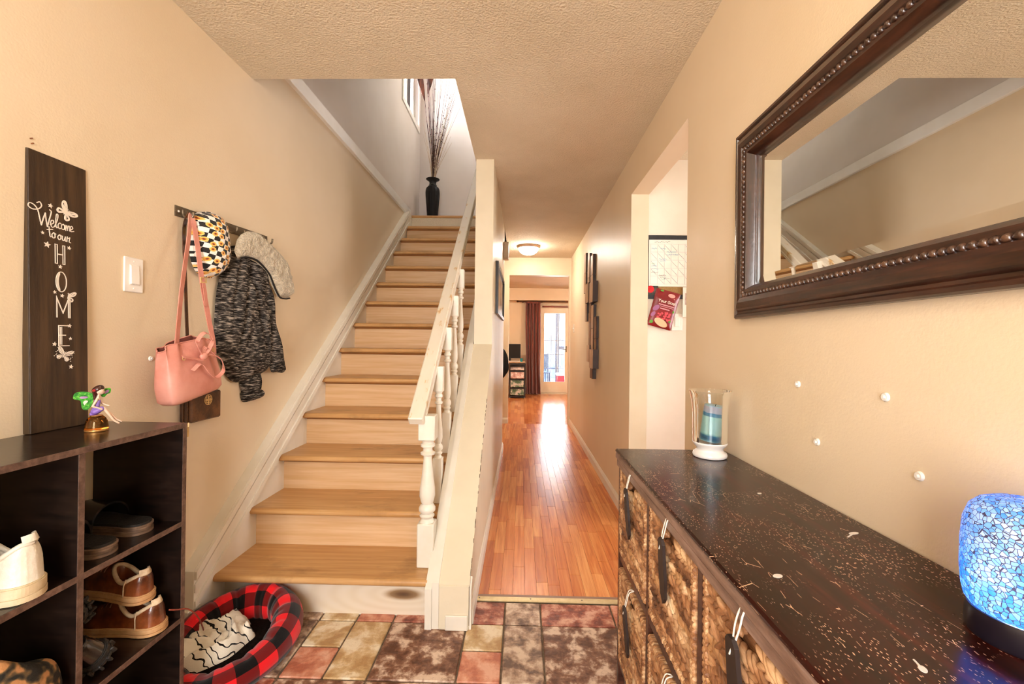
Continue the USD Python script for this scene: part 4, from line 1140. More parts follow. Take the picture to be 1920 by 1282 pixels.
def butterfly(cx, cy, s, rot, half=False, dots=False):
    wings = []
    for m in ((1,) if half else (1, -1)):
        fw = Polygon(spline([(0, .05), (m * .25, .62), (m * .75, .98), (m * 1.05, .86), (m * .92, .42), (m * .5, .08)], 40, True))
        hw_ = Polygon(spline([(0, -.02), (m * .5, -.02), (m * .82, -.25), (m * .72, -.62), (m * .4, -.66), (m * .14, -.3)], 36, True))
        veins = unary_union([LineString([(0, 0), (m * a, b)]).buffer(.028) for a, b in ((.9, .9), (1.0, .55), (.7, -.2), (.55, -.6))])
        cells = [affinity.scale(fw, .72, .68).difference(veins), affinity.scale(hw_, .66, .66).difference(veins)]
        solid = unary_union([fw, hw_])
        if dots:
            wings += [solid.difference(veins).intersection(solid.buffer(-.03))]
            wings += [Point(m * (1.0 + .1 * math.sin(k * 2)), .95 - .2 * k).buffer(.05) for k in range(8)]
        else:
            wings += [solid.difference(unary_union([c.buffer(-.05) for c in cells]))]
    wings.append(affinity.scale(Point(0, 0).buffer(1, 12), .06, .34))
    wings += [LineString([(0, .3), (.12, .55)]).buffer(.02), LineString([(0, .3), (-.12, .55)]).buffer(.02)]
    g = unary_union(wings)
    return affinity.translate(affinity.rotate(affinity.scale(g, s, s, origin=(0, 0)), rot, origin=(0, 0)), cx, cy)


ink(butterfly(92, 1536, 25, -42), 'butterfly')
ink(butterfly(97, 1297, 19, -12, half=True), 'butterfly')
ink(butterfly(84, 1130, 21, -22, dots=True), 'butterfly')

# ------------------------------------------------------------------ fairy figurine on an amber glass base
fg = thing('fairy_figurine', 'small seated fairy figurine in purple dress with green wings on amber glass', 'figurine', (-1.168, 1.158, .9245), rotz=42)
AMB = usdkit.material(stage, '/World/Looks/amber_glass', {'g': ('glass_bsdf', {'color': (.96, .74, .42), 'IOR': 1.45, 'roughness': .03})}, surface='g.BSDF')
GOLD = mat('gold_ring', '#c98f4e', '#e0aa68', scale=20, rough=.3, metal=.8)
SKIN = mat('figurine_skin', '#e3bfa4', '#edccb4', scale=20, rough=.35)
PUR = mat('figurine_purple', '#7a5bb0', '#9478c4', scale=30, rough=.4)
HAIR = mat('figurine_hair', '#2a0f0c', '#4a1c16', scale=60, rough=.2, coat=.4)
GRN = mat('figurine_green', '#0f5a10', '#2f8a1e', '#6fb83a', scale=160, rough=.6, spec=.25)
WPK = mat('wing_pink', '#94709c', '#b48cb4', scale=40, rough=.6, spec=.25)
WCR = mat('wing_cream', '#d8cfae', '#e6dcc0', scale=40, rough=.6, spec=.25)
REDF = mat('figurine_red', '#a01822', '#c22a30', scale=60, rough=.3)
mm = .001
obj('glass_base', move(lathe([(0, 0), (21, 0), (24.3, 2), (25, 6), (24.5, 15), (22.5, 27), (18.5, 36), (13, 41), (8, 42), (0, 42)], 40), scale=mm), AMB, fg, True)
obj('base_ring', move(lathe([(24.2, .3), (25.2, 1), (25.4, 4), (24.9, 6.5), (24.6, 4), (24, 1)], 40, closed=True), scale=mm), GOLD, fg, True)
obj('top_ring', move(lathe([(11, 41), (13, 41.5), (13, 43.5), (10, 44), (0, 44)], 32), scale=mm), GOLD, fg, True)
B = lambda a, r, b, s: (np.array(a) * mm, r * mm, np.array(b) * mm, s * mm)
body = skin([B((-4, 0, 51), 7, (-1, 0, 66), 5.2), B((-1, 0, 66), 5.2, (1, 0, 82), 6.5), B((1, 0, 82), 6.5, (2, 0, 92), 3.2), B((2, 0, 92), 2.8, (4, 0, 101), 2.8), B((5, 0, 110), 10, (8, 0, 106), 6.5),
             B((12.6, 0, 107), 2, (15, 0, 106), 1.2),
             B((0, -9, 86), 3, (-8, -12, 69), 2.4), B((-8, -12, 69), 2.4, (6, -12, 63), 2), B((6, -12, 63), 2.2, (10, -11, 60), 2.4),
             B((3, 9, 86), 3, (12, 12, 72), 2.4), B((12, 12, 72), 2.4, (20, 8, 68), 2), B((20, 8, 68), 2.2, (24, 7, 67), 2),
             B((1, -6, 86), 3, (2, 6, 86), 3),
             B((-2, -5, 53), 5.5, (14, -5, 62), 4.4), B((14, -5, 62), 4.2, (36, -3, 24), 2.4), B((36, -3, 24), 2.4, (45, -4, 17), 2.0),
             B((-2, 5, 53), 5.5, (15, 5, 59), 4.4), B((15, 5, 59), 4.2, (40, 4, 27), 2.4), B((40, 4, 27), 2.4, (50, 5, 20), 2.0)], .0022, 6)
obj('body', body, SKIN, fg, True)
obj('dress', skin([B((-4, 0, 52), 9.2, (-1, 0, 66), 6.4), B((-1, 0, 66), 6.4, (1, 0, 81), 7.4), B((-3, -6, 53), 7.4, (10, -6, 61), 6.2), B((-3, 6, 53), 7.4, (10, 6, 60), 6.2), B((-10, 0, 47), 5, (4, 0, 54), 6)], .0026, 4), PUR, fg, True)
obj('hair', skin([B((2, 0, 114), 10.6, (6, 0, 117.5), 9.0), B((-2, 0, 112), 9, (-4, 0, 100), 5), B((-4, 0, 100), 5, (-5, 0, 88), 2.5)], .0026, 3), HAIR, fg, True)
fl_ = []
for k in range(5):
    a = k * 2 * math.pi / 5
    fl_.append(move(trimesh.creation.icosphere(1, 1.6), (-6 + 2 * math.cos(a), -9, 112 + 2 * math.sin(a))))
obj('flower', [move(m, scale=mm) for m in fl_], REDF, fg, True)
obj('eyes', [move(trimesh.creation.icosphere(1, 1.0), np.array((13.6, s * 4.2, 111)) * mm, scale=mm * .9) for s in (-1, 1)], M_dark, fg, True)
obj('lips', move(trimesh.creation.icosphere(1, 1.0), np.array((14.4, 0, 102.6)) * mm, scale=mm * 1.1), REDF, fg, True)
wz = lambda pts: Polygon(spline([((x - 750) * .1014, (1110 - z) * .145) for x, z in pts], 60, True)).buffer(0)
W1 = wz([(650, 410), (520, 365), (360, 365), (285, 400), (272, 490), (400, 520), (425, 590), (440, 660), (490, 705), (580, 690), (660, 560)])


def wing(poly, name, m, y0, y1, parent=fg, yaw=0, about=0):
    P = affinity.scale(poly, mm, mm, origin=(0, 0))
    w = prism(P, 'y', y0 * mm, y1 * mm)
    if yaw:
        w = move(move(w, (-about * mm, 0, 0)), (about * mm, 0, 0), (0, 0, yaw))
    return obj(name, w, m, parent, False)


def fit(m, yaw, ab):
    return m


sc_ = lambda p, k: affinity.scale(p, k, k)
lw = wing(W1, 'wing', GRN, 3.0, 4.4, yaw=-12, about=-6)
wing(sc_(wz([(560, 450), (470, 440), (400, 450), (380, 480), (480, 500), (580, 470)]), .8), 'wing_patch', WPK, 2.2, 4.6, lw, -12, -6)
wing(sc_(wz([(560, 500), (470, 520), (440, 560), (480, 640), (520, 600), (590, 540)]), .62), 'wing_patch', WCR, 2.2, 4.6, lw, -12, -6)
rw = wing(wz([(840, 400), (900, 335), (960, 315), (1045, 325), (1035, 410), (975, 430), (920, 480), (860, 470)]), 'wing', GRN, 9.5, 11, yaw=14, about=2)
wing(wz([(890, 400), (940, 360), (1000, 350), (1000, 390), (940, 420)]), 'wing_patch', WPK, 8.8, 11.4, rw, 14, 2)

# ------------------------------------------------------------------ coat rail
STEEL = mat('brushed_steel', '#6e6252', '#8d806c', scale=8, stretch=(1, 1, 40), rough=.38, metal=.75)
cr = thing('coat_rail', 'brushed steel coat rail with hooks on the left wall', 'coat rack')
za = lambda y: 1.664 + (y - 1.583) * .045
obj('rail_plate', prism([(1.583, za(1.583) - .02), (2.165, za(2.165) - .02), (2.165, za(2.165) + .02), (1.583, za(1.583) + .02)], 'x', WL - .001, WL + .004), STEEL, cr, False)
HK = [1.618, 1.665, 1.760, 1.870, 1.985, 2.060, 2.140]
for y in HK:
    z = za(y)
    obj('hook', tube(spline([(WL + .004, y, z + .012), (WL + .006, y, z - .010), (WL + .022, y, z - .024), (WL + .042, y, z - .018), (WL + .046, y, z + .002)], 20), .0042, 8), STEEL, cr, True)
for y in (1.598, 2.020, 2.150):
    obj('screw', move(lathe([(.0045, 0), (.004, .0018), (0, .0024)], 12), (WL + .004, y, za(y)), (0, 90, 0)), PLUG, cr, 40)

# ------------------------------------------------------------------ pink bucket handbag
PNK = mat('pink_leather', '#c9806e', '#d89282', '#e0a090', scale=5, rough=.42, spec=.45, bump=.06, bscale=220)
PNKD = mat('pink_lining', '#7a4038', '#8c4c42', scale=20, rough=.7)
BRASS = mat('brass_buckle', '#d0aa6c', '#e8c68a', scale=20, rough=.35, metal=.35)
hb = thing('handbag', 'pink leather bucket handbag with bow drawstring hanging from the coat rail', 'bag', (-1.210, 1.555, .971), rot=(10.5, 0, 0))


def bag_ring(t, inset=0.0, n=56):
    a = np.arange(n) * 2 * np.pi / n
    Lh = np.interp(t, [0, .06, .3, .75, 1], [.112, .124, .126, .117, .112]) - inset
    Dh = np.interp(t, [0, .06, .3, .75, 1], [.033, .042, .046, .040, .030]) - inset
    p = np.interp(t, [0, .5, 1], [.42, .5, .62])
    x = Dh * np.sign(np.cos(a)) * np.abs(np.cos(a)) ** p; y = Lh * np.sign(np.sin(a)) * np.abs(np.sin(a)) ** p
    pleat = max(0, t - .55) / .45
    x = x + .006 * pleat * np.sin(a * 9 + .7); y = y + .004 * pleat * np.sin(a * 7)
    z = .200 * t + pleat * (.012 * np.sin(a * 2 + 2.2) + .004 * np.sin(5 * a))
    dent = .010 * math.sin(t * math.pi) * np.exp(-((a - .3) % (2 * np.pi) - .2) ** 2 * 3)
    return np.c_[x - dent, y, z + 0 * a]


def loft(rings, closed_bottom=True, flip=False):
    n = len(rings[0]); V = np.vstack(rings); F = []
    for i in range(len(rings) - 1):
        for j in range(n):
            j2 = (j + 1) % n
            F += [(i * n + j, i * n + j2, (i + 1) * n + j2), (i * n + j, (i + 1) * n + j2, (i + 1) * n + j)]
    if closed_bottom:
        c = len(V); V = np.vstack([V, rings[0].mean(0)])
        F += [(c, (j + 1) % n, j) for j in range(n)]
    m = trimesh.Trimesh(V, F, process=False)
    if flip:
        m.invert()
    return m


ts = [0, .02, .06, .12, .2, .3, .4, .5, .6, .7, .8, .88, .95, 1.0]
obj('bag_body', loft([bag_ring(t) for t in ts]), PNK, hb, 60)
obj('lining', loft([bag_ring(t, .003) for t in ts[3:]], True, True), PNKD, hb, 60)
top = bag_ring(1.0); obj('rim_edge', tube(np.vstack([top, top[:1]]), .0022, 6, cap=False), PNK, hb, True)
# straps, in the bag's tilted frame
ra = math.radians(10.5)


def bl_(p):
    q = np.array(p, float)
    k = .958 + .042 * np.clip((q[2] - 1.2) / .42, 0, 1)
    q = (q - [0, 0, CAMH]) * k + [0, 0, CAMH] - [-1.210, 1.555, .971]
    return np.array([q[0], q[1] * math.cos(ra) + q[2] * math.sin(ra), -q[1] * math.sin(ra) + q[2] * math.cos(ra)])


hookp = (WL + .040, 1.618, za(1.618) - .012)
s1 = spline([bl_(p) for p in [(-1.245, 1.512, 1.10), (-1.242, 1.520, 1.17), (-1.250, 1.548, 1.36), (-1.258, 1.588, 1.56), (-1.268, 1.606, 1.640), (-1.272, 1.616, 1.656)]], 40)
obj('shoulder_strap', strap(s1, (1, .15, 0), .021, .003), PNK, hb, False)
s2 = spline([bl_(p) for p in [(-1.272, 1.616, 1.657), (-1.262, 1.618, 1.62), (-1.256, 1.632, 1.53), (-1.254, 1.655, 1.40), (-1.252, 1.690, 1.26), (-1.250, 1.712, 1.175), (-1.250, 1.718, 1.12)]], 40)
obj('shoulder_strap', strap(s2, (1, -.1, 0), .021, .003), PNK, hb, False)
s3 = spline([bl_(p) for p in [(-1.249, 1.648, 1.425), (-1.247, 1.662, 1.36), (-1.247, 1.664, 1.31)]], 12)
obj('strap_end', strap(s3, (1, 0, 0), .016, .0025), PNK, hb, False)
bp = bl_((-1.2475, 1.652, 1.412))
fr = prism(rect(-.015, -.011, .015, .011).difference(rect(-.011, -.007, .011, .007)), 'x', -.002, .002)
obj('buckle', move(fr, bp, (-4, 0, 0)), BRASS, hb, False)
xf = .046
cord = [[(xf, -.075, .165), (xf + .008, -.035, .150), (xf + .012, -.005, .140), (xf + .010, .008, .160), (xf + .012, .020, .180), (xf + .010, .055, .150), (xf + .008, .085, .125)],
        [(xf + .010, .0, .150), (xf + .020, -.030, .205), (xf + .022, .010, .235), (xf + .018, .050, .205), (xf + .014, .030, .170), (xf + .012, .004, .152)],
        [(xf + .012, .0, .148), (xf + .014, .040, .150), (xf + .016, .085, .120), (xf + .016, .090, .075), (xf + .014, .050, .058), (xf + .012, .020, .085), (xf + .010, -.010, .125), (xf + .008, -.050, .110)]]
for c in cord:
    obj('drawstring', strap(spline(c, 44), (.5, .15, .8), .013, .0024), PNK, hb, False)
obj('drawstring_knot', move(trimesh.creation.icosphere(2, 1.0).apply_transform(np.diag([.010, .016, .013, 1])), (xf + .014, .002, .150)), PNK, hb, True)
for y in (-.07, .075):
    obj('eyelet', move(lathe([(.006, 0), (.008, .001), (.0065, .002), (.0045, .001)], 16), (xf - .002, y, .158), (0, 90, 0)), BRASS, hb, True)

# ------------------------------------------------------------------ brown crossbody wallet behind the handbag
BRW = mat('brown_crackle_leather', '#2e1a0e', '#4a2c18', '#6a4426', scale=16, detail=7, rough=.4, bump=.15, bscale=120)
ZIP = mat('zip_teeth', '#6b4a34', '#8e6648', scale=200, rough=.4, metal=.4)
wlt = thing('crossbody_wallet', 'brown leather crossbody wallet with round brass emblem under the pink handbag', 'bag', (-1.278, 1.695, .858))
for k in range(3):
    obj('pocket', cbox(-.030 + k * .0172, -.0135 + k * .0172, -.080, .080, .0, .112, .005), BRW, wlt)
for k in range(2):
    obj('zipper', [cbox(-.0140 + k * .0172, -.0125 + k * .0172, -.0825, .0815, -.0015, .1135, .0005)], ZIP, wlt)
    pull = [bar((-.010 + k * .0205, -.083, .004), (-.008 + k * .02, -.086, -.014), .006, .003), prism(rect(-.0035, -.05, .0035, -.014), 'x', -.002, .0).apply_translation((-.007 + k * .02, -.0865, 0))]
    obj('zip_pull', pull, BRASS, wlt, False)
em = [Point(0, 0).buffer(.021, 24).difference(Point(0, 0).buffer(.0185, 24))]
for k in range(4):
    a = k * math.pi / 2
    em.append(affinity.translate(Point(0, 0).buffer(.006, 12).difference(Point(0, 0).buffer(.0036, 12)), .0105 * math.cos(a + .785), .0105 * math.sin(a + .785)))
    em.append(LineString([(0, 0), (.0185 * math.cos(a), .0185 * math.sin(a))]).buffer(.0014))
    em.append(Point(.0125 * math.cos(a), .0125 * math.sin(a)).buffer(.0035).difference(Point(.0125 * math.cos(a), .0125 * math.sin(a)).buffer(.0017)))
em.append(Point(0, 0).buffer(.0042))
obj('emblem', move(prism(unary_union(em), 'x', .0208, .0232), (0, .004, .080)), BRASS, wlt, False, label='round openwork brass emblem')
obj('strap', strap(spline([(.0, -.06, .11), (-.008, -.066, .25), (-.016, -.075, .55), (-.018, -.082, .74), (-.010, -.068, .81)], 30), (1, .1, 0), .016, .003), BRW, wlt, False)

# ------------------------------------------------------------------ sunflower cap
CAPM = usdkit.material(stage, '/World/Looks/sunflower_check', {
    'uv': ('texture_coordinate', {}), 'rot': ('mapping', {'rotation': (0, 0, .18), 'scale': (.86, 1, 0)}), 'ck': ('checker_texture', {'color1': C('#14110f'), 'color2': C('#efe6da'), 'scale': 52.}),
    'v': ('voronoi_texture', {'scale': 32., 'randomness': .8, 'dimensions': '2D'}),
    'nz': ('noise_texture', {'scale': 150., 'detail': 1.}), 'wob': ('math', {'math_type': 'multiply_add', 'value2': .10}),
    'rm': ('rgb_ramp', {'ramp': [(0, C('#3a1a10')), (.10, C('#6a2a16')), (.16, C('#b0561e')), (.20, C('#e8a63a')), (.40, C('#f3d488')), (1, C('#f3d488'))]}),
    'in': ('math', {'math_type': 'less_than', 'value2': .36}), 'mx': ('mix_color', {}), 'p': ('principled_bsdf', {'roughness': .8, 'sheen_weight': .2})},
    [('uv.UV', 'rot.vector'), ('rot.vector', 'ck.vector'), ('rot.vector', 'v.vector'), ('uv.UV', 'nz.vector'), ('nz.fac', 'wob.value1'), ('v.distance', 'wob.value3'),
     ('wob.value', 'rm.fac'), ('wob.value', 'in.value1'), ('in.value', 'mx.fac'), ('ck.color', 'mx.a'), ('rm.color', 'mx.b'), ('mx.result', 'p.base_color')], surface='p.BSDF')
cpo = Polygon(spline([(1.632, 1.578), (1.634, 1.63), (1.655, 1.668), (1.705, 1.694), (1.758, 1.694), (1.792, 1.655), (1.808, 1.59), (1.810, 1.515), (1.778, 1.462), (1.726, 1.432), (1.670, 1.450), (1.640, 1.505)], 80, True))


def cap_depth(P, d):
    r = np.clip(d / .085, 0, 1)
    return .066 * np.sqrt(1 - (1 - r) ** 2) + .006 * (meshkit.noise(np.c_[P * 28, P[:, :1] * 0]) - .5) * r - .004 * np.exp(-((P[:, 0] - 1.73 - (P[:, 1] - 1.57) * .25) / .004) ** 2) * r


ct = thing('sunflower_cap', 'checked black and white cap printed with sunflowers on the coat rail', 'hat')
pm, puv = pillow(cpo, .0085, cap_depth)
obj('crown', to_wall_left(pm, WL + .030), CAPM, ct, True, uv=puv)
bo = np.array([cpo.exterior.interpolate(k / 90, normalized=True).coords[0] for k in range(91)])
bandm, banduv = strap(np.c_[np.full(91, WL + .026), bo[:, 0], bo[:, 1]], np.c_[np.zeros(91), bo[:, 0] - 1.705, bo[:, 1] - 1.57], .018, .003), None
obj('band', bandm, CAPM, ct, False, uv=np.repeat(bo, 4, 0))

# ------------------------------------------------------------------ heathered fleece jacket with sherpa collar
HEA = mat('heather_fleece', '#131110', '#3f3a36', '#a89d90', scale=70, stretch=(.6, .42, 2.4), detail=4, lo=.36, hi=.66, rough=.95, spec=.1, bump=.35, bscale=220, bdist=.004)
SHP = mat('sherpa_fleece', '#b9ac94', '#dccfb6', scale=60, detail=4, rough=1.0, spec=.05, bump=1.0, bscale=150, bdist=.012, sheen=.3)
jk = thing('fleece_jacket', 'dark heathered fleece jacket with cream sherpa collar on the coat rail', 'jacket')


def cloth_part(name, pts, base, thick, soft, material, fold, seed, n=90, spacing=.011):
    P = Polygon(spline(pts, n, True)).buffer(0) if n else Polygon(pts).buffer(.010).buffer(-.006)
    P = P if isinstance(P, Polygon) else max(P.geoms, key=lambda g: g.area)
    f = lambda p, d: thick * (1 - np.exp(-d / soft)) + np.clip(d / .02, 0, 1) * fold(p)
    m, uv = pillow(P, spacing, f, seed=seed)
    return obj(name, to_wall_left(m, base), material, jk, True)


def crease(p, a, b, w, dep):
    a, b = np.array(a), np.array(b); t = np.clip(((p - a) @ (b - a)) / ((b - a) @ (b - a)), 0, 1)
    d = np.linalg.norm(p - (a + t[:, None] * (b - a)), axis=1)
    return -dep * np.exp(-(d / w) ** 2) * (1 - .4 * t)


def folds(p):
    y, z = p[:, 0], p[:, 1]
    a = np.abs(np.sin((y - 1.80) * 15 + 1.2 * np.sin(z * 7) - (z - 1.2) * 3.2)) ** .7
    f = .016 * a + .016 * (meshkit.fbm(np.c_[y * 9, z * 5, 0 * y], 3) - .5)
    for q in (((1.955, 1.50), (1.865, 1.13), .011, .034), ((1.955, 1.50), (2.075, 1.08), .011, .034), ((1.885, 1.53), (1.835, 1.25), .010, .02), ((2.06, 1.46), (2.12, 1.15), .010, .024), ((1.83, 1.12), (1.93, 1.02), .009, .02)):
        f = f + crease(p, *q)
    return f


cloth_part('jacket_body', [(1.826, 1.52), (1.86, 1.585), (1.95, 1.61), (2.06, 1.585), (2.125, 1.48), (2.14, 1.30), (2.15, 1.18), (2.155, 1.06), (2.12, 1.015), (2.04, 1.010), (1.96, .985), (1.882, 1.002), (1.818, 1.092), (1.783, 1.172), (1.789, 1.353), (1.811, 1.446)], WL + .012, .055, .03, HEA, folds, 1)
cloth_part('sleeve', [(2.03, 1.535), (2.08, 1.50), (2.126, 1.435), (2.16, 1.34), (2.193, 1.229), (2.24, 1.11), (2.276, 1.035), (2.262, 1.008), (2.20, 1.015), (2.145, 1.030), (2.12, 1.16), (2.09, 1.32), (2.04, 1.45)], WL + .040, .036, .018, HEA, lambda p: .006 * np.sin(p[:, 1] * 34 + p[:, 0] * 20), 2, spacing=.0095)
cloth_part('sleeve', [(1.945, 1.06), (1.99, 1.04), (2.06, 1.03), (2.10, 1.02), (2.100, .955), (2.105, .905), (2.088, .893), (2.02, .890), (1.985, .898), (1.968, .955), (1.955, 1.0)], WL + .006, .045, .02, HEA, lambda p: .004 * np.sin(p[:, 1] * 60), 3, spacing=.009)
cloth_part('cuff', [(1.972, .935), (2.03, .928), (2.104, .940), (2.108, .900), (2.09, .889), (2.02, .885), (1.982, .893)], WL + .004, .052, .012, HEA, lambda p: .0015 * np.sin(p[:, 0] * 700), 4, spacing=.007)
cloth_part('collar', [(1.837, 1.610), (1.862, 1.640), (1.905, 1.665), (1.967, 1.676), (2.051, 1.651), (2.13, 1.628), (2.217, 1.592), (2.262, 1.52), (2.283, 1.433), (2.235, 1.408), (2.148, 1.404), (2.10, 1.45), (2.054, 1.505), (1.97, 1.545), (1.90, 1.552), (1.839, 1.539), (1.821, 1.563)], WL + .070, .030, .012, SHP, lambda p: .010 * (meshkit.noise(np.c_[p * 60, p[:, :1] * 0]) - .5) + .006 * np.sin(p[:, 0] * 16 + p[:, 1] * 12), 5, n=0, spacing=.008)
hem = spline([(1.842, 1.541), (1.90, 1.553), (1.97, 1.547), (2.054, 1.505), (2.10, 1.45), (2.148, 1.404), (2.20, 1.400), (2.245, 1.407)], 40)
obj('piping', tube(np.c_[np.full(40, WL + .085) - np.linspace(0, .005, 40), hem[:, 0], hem[:, 1] - .004], .0045, 6), M_dark, jk, True)

# ------------------------------------------------------------------ buffalo plaid pet bed and blanket
BCX, BCY = -1.068, 1.580
A0, B0 = .176, .213
PLA = usdkit.material(stage, '/World/Looks/buffalo_plaid', {
    'tc': ('texture_coordinate', {}), 'sx': ('separate_xyz', {}), 'fu': ('math', {'math_type': 'fraction'}), 'fv': ('math', {'math_type': 'fraction'}),
    'gu': ('math', {'math_type': 'greater_than', 'value2': .5}), 'gv': ('math', {'math_type': 'greater_than', 'value2': .5}), 's': ('math', {'math_type': 'add'}), 'hf': ('math', {'math_type': 'multiply', 'value2': .5}),
    'r': ('rgb_ramp', {'interpolate': False, 'ramp': [(0, C('#e01c22')), (.25, C('#e01c22')), (.26, C('#6b1210')), (.74, C('#6b1210')), (.75, C('#0d0908')), (1, C('#0d0908'))]}),
    'n': ('noise_texture', {'scale': 350.}), 'b': ('bump', {'strength': .3, 'distance': .002}), 'p': ('principled_bsdf', {'roughness': .95, 'specular_ior_level': .1, 'sheen_weight': .25})},
    [('tc.UV', 'sx.vector'), ('sx.x', 'fu.value1'), ('sx.y', 'fv.value1'), ('fu.value', 'gu.value1'), ('fv.value', 'gv.value1'), ('gu.value', 's.value1'), ('gv.value', 's.value2'), ('s.value', 'hf.value1'), ('hf.value', 'r.fac'),
     ('r.color', 'p.base_color'), ('tc.object', 'n.vector'), ('n.fac', 'b.height'), ('b.normal', 'p.normal')], surface='p.BSDF')
pb = thing('pet_bed', 'oval red and black buffalo plaid pet bed at the foot of the stairs', 'pet bed', (BCX, BCY, 0))
NU, NV = 180, 36
uu, vv = np.meshgrid(np.arange(NU + 1) / NU, np.arange(NV + 1) / NV, indexing='ij')
ua, va = uu * 2 * np.pi, vv * 2 * np.pi
wr_ = 1 - .10 * (np.abs(np.sin(ua * 6.5 + .6 * np.sin(ua * 3))) ** 12) * (np.cos(va) < .2) - .05 * np.abs(np.sin(ua * 11)) ** 8 * (np.cos(va) < -.3)
rh, rv = .054 * wr_ + .003 * np.sin(ua * 3), (.059 + .017 * np.sin(ua)) * wr_ * (1 + .03 * np.sin(ua * 5))
nx, ny = np.cos(ua) * B0, np.sin(ua) * A0; nl_ = np.hypot(nx, ny); nx, ny = nx / nl_, ny / nl_
PX = A0 * np.cos(ua) + nx * rh * np.cos(va); PY = B0 * np.sin(ua) + ny * rh * np.cos(va); PZ = np.maximum(.058 + .017 * np.sin(ua) + rv * np.sin(va), .001)
V = np.stack([PX, PY, PZ], -1).reshape(-1, 3); F = []
for i in range(NU):
    for j in range(NV):
        a, b = i * (NV + 1) + j, (i + 1) * (NV + 1) + j
        F += [(a, b, b + 1), (a, b + 1, a + 1)]
obj('bolster', trimesh.Trimesh(V, F, process=False), PLA, pb, True, uv=np.c_[(uu * 11).ravel(), (vv * 4 + .12).ravel()])
FLB = mat('black_fleece', '#120e0c', '#221a16', scale=120, rough=1.0, spec=.05, bump=.6, bscale=300)
ce = trimesh.creation.icosphere(4, 1.0); cv = ce.vertices * [A0 - .01, B0 - .01, .022]; cv[:, 2] = np.maximum(cv[:, 2] + .018, .001); ce.vertices = cv
obj('cushion', ce, FLB, pb, True)
BLK = usdkit.material(stage, '/World/Looks/line_print_fleece', {
    'tc': ('texture_coordinate', {}), 'v': ('wave_texture', {'scale': 12., 'distortion': 10., 'detail': 2., 'detail_scale': 1.2, 'bands_direction': 'diagonal'}), 'n': ('noise_texture', {'scale': 9., 'detail': 2.}),
    'l': ('math', {'math_type': 'less_than', 'value2': .06}), 'r': ('rgb_ramp', {'ramp': [(.3, C('#cfc2aa')), (.6, C('#e6dcc8'))]}), 'm': ('mix_color', {'b': C('#1d1814')}),
    'n2': ('noise_texture', {'scale': 260.}), 'b': ('bump', {'strength': .35, 'distance': .003}), 'p': ('principled_bsdf', {'roughness': 1., 'specular_ior_level': .1, 'sheen_weight': .3})},
    [('tc.object', 'n.vector'), ('tc.object', 'v.vector'), ('v.fac', 'l.value1'), ('n.fac', 'r.fac'), ('r.color', 'm.a'), ('l.value', 'm.fac'), ('m.result', 'p.base_color'),
     ('tc.object', 'n2.vector'), ('n2.fac', 'b.height'), ('b.normal', 'p.normal')], surface='p.BSDF')
bpo = Polygon(spline([(-.125, -.10), (-.07, -.125), (-.01, -.11), (.035, -.075), (.07, -.03), (.082, .03), (.088, .075), (.05, .10), (.03, .14), (-.02, .15), (-.06, .11), (-.10, .075), (-.13, .0)], 90, True))


def crumple(P, d):
    q = np.c_[P * 13, P[:, :1] * 0]
    w = meshkit.fbm(q * .5 + 3, 2, 4)[:, None]
    rdg = 1 - np.abs(2 * meshkit.fbm(q + 2.2 * w, 3, 9) - 1) * 2.2
    rdg2 = 1 - np.abs(2 * meshkit.noise(q * 2.1 + 3 * w, 21) - 1)
    return .052 * (1 - np.exp(-d / .022)) + np.clip(d / .02, 0, 1) * (.034 * rdg + .012 * rdg2 - .012)


bm_, _ = pillow(bpo, .0055, crumple, seed=4)
bm_.vertices[:, :2] *= 1.12
bm_.apply_translation((BCX - .042, BCY - .030, .042))
tag(obj('blanket', bm_, BLK, None, True), 'crumpled cream fleece blanket with thin black lines lying in the pet bed', 'blanket')

# ------------------------------------------------------------------ vase with dried reeds at the top of the stairs
VX, VY, VZ = -1.102, 5.19, UZ
vs = thing('vase', 'dark ribbed floor vase standing at the top of the stairs', 'vase', (VX, VY, VZ))
prv = np.array([(0, 0), (.058, 0), (.062, .01), (.068, .10), (.078, .22), (.086, .32), (.086, .365), (.076, .405), (.052, .43), (.042, .45), (.040, .475), (.052, .495), (.078, .512), (.080, .518), (.066, .514), (.038, .50), (.030, .47), (.03, .42), (0, .40)])
pz = spline(prv, 90); nvz = 72
av = np.arange(nvz) * 2 * np.pi / nvz
rib = (pz[:, 1] < .40) * np.clip(pz[:, 1] / .05, 0, 1) * np.clip((.41 - pz[:, 1]) / .04, 0, 1)
Rv = np.maximum(pz[:, 0], 0)[:, None] * (1 - .045 * rib[:, None] * (.5 - .5 * np.cos(av * 18)))
Vv = np.stack([Rv * np.cos(av), Rv * np.sin(av), np.repeat(pz[:, 1:2], nvz, 1)], -1).reshape(-1, 3)
Fv = []
for i in range(len(pz) - 1):
    for j in range(nvz):
        j2 = (j + 1) % nvz
        Fv += [(i * nvz + j, i * nvz + j2, (i + 1) * nvz + j2), (i * nvz + j, (i + 1) * nvz + j2, (i + 1) * nvz + j)]
obj('vase_body', trimesh.Trimesh(Vv, Fv, process=False), mat('black_glaze', '#0d0c0c', '#191616', scale=20, stretch=(1, 1, .2), rough=.42, spec=.3), vs, True)
obj('neck_cord', tube([(.047 * math.cos(a), .047 * math.sin(a), .443 + .004 * math.sin(3 * a)) for a in np.linspace(0, 2 * math.pi, 30)], .0035, 6), mat('grey_cord', '#6a645c', rough=.8), vs, True)
dr = thing('dried_reeds', 'tall bunch of brown and pale dried reeds standing in the dark vase', 'dried flowers', (VX, VY, VZ + .45))
REE = mat('brown_reed', '#2a130c', '#4d2417', '#6e3822', scale=30, stretch=(1, 1, .3), rough=.6, rand=.2)
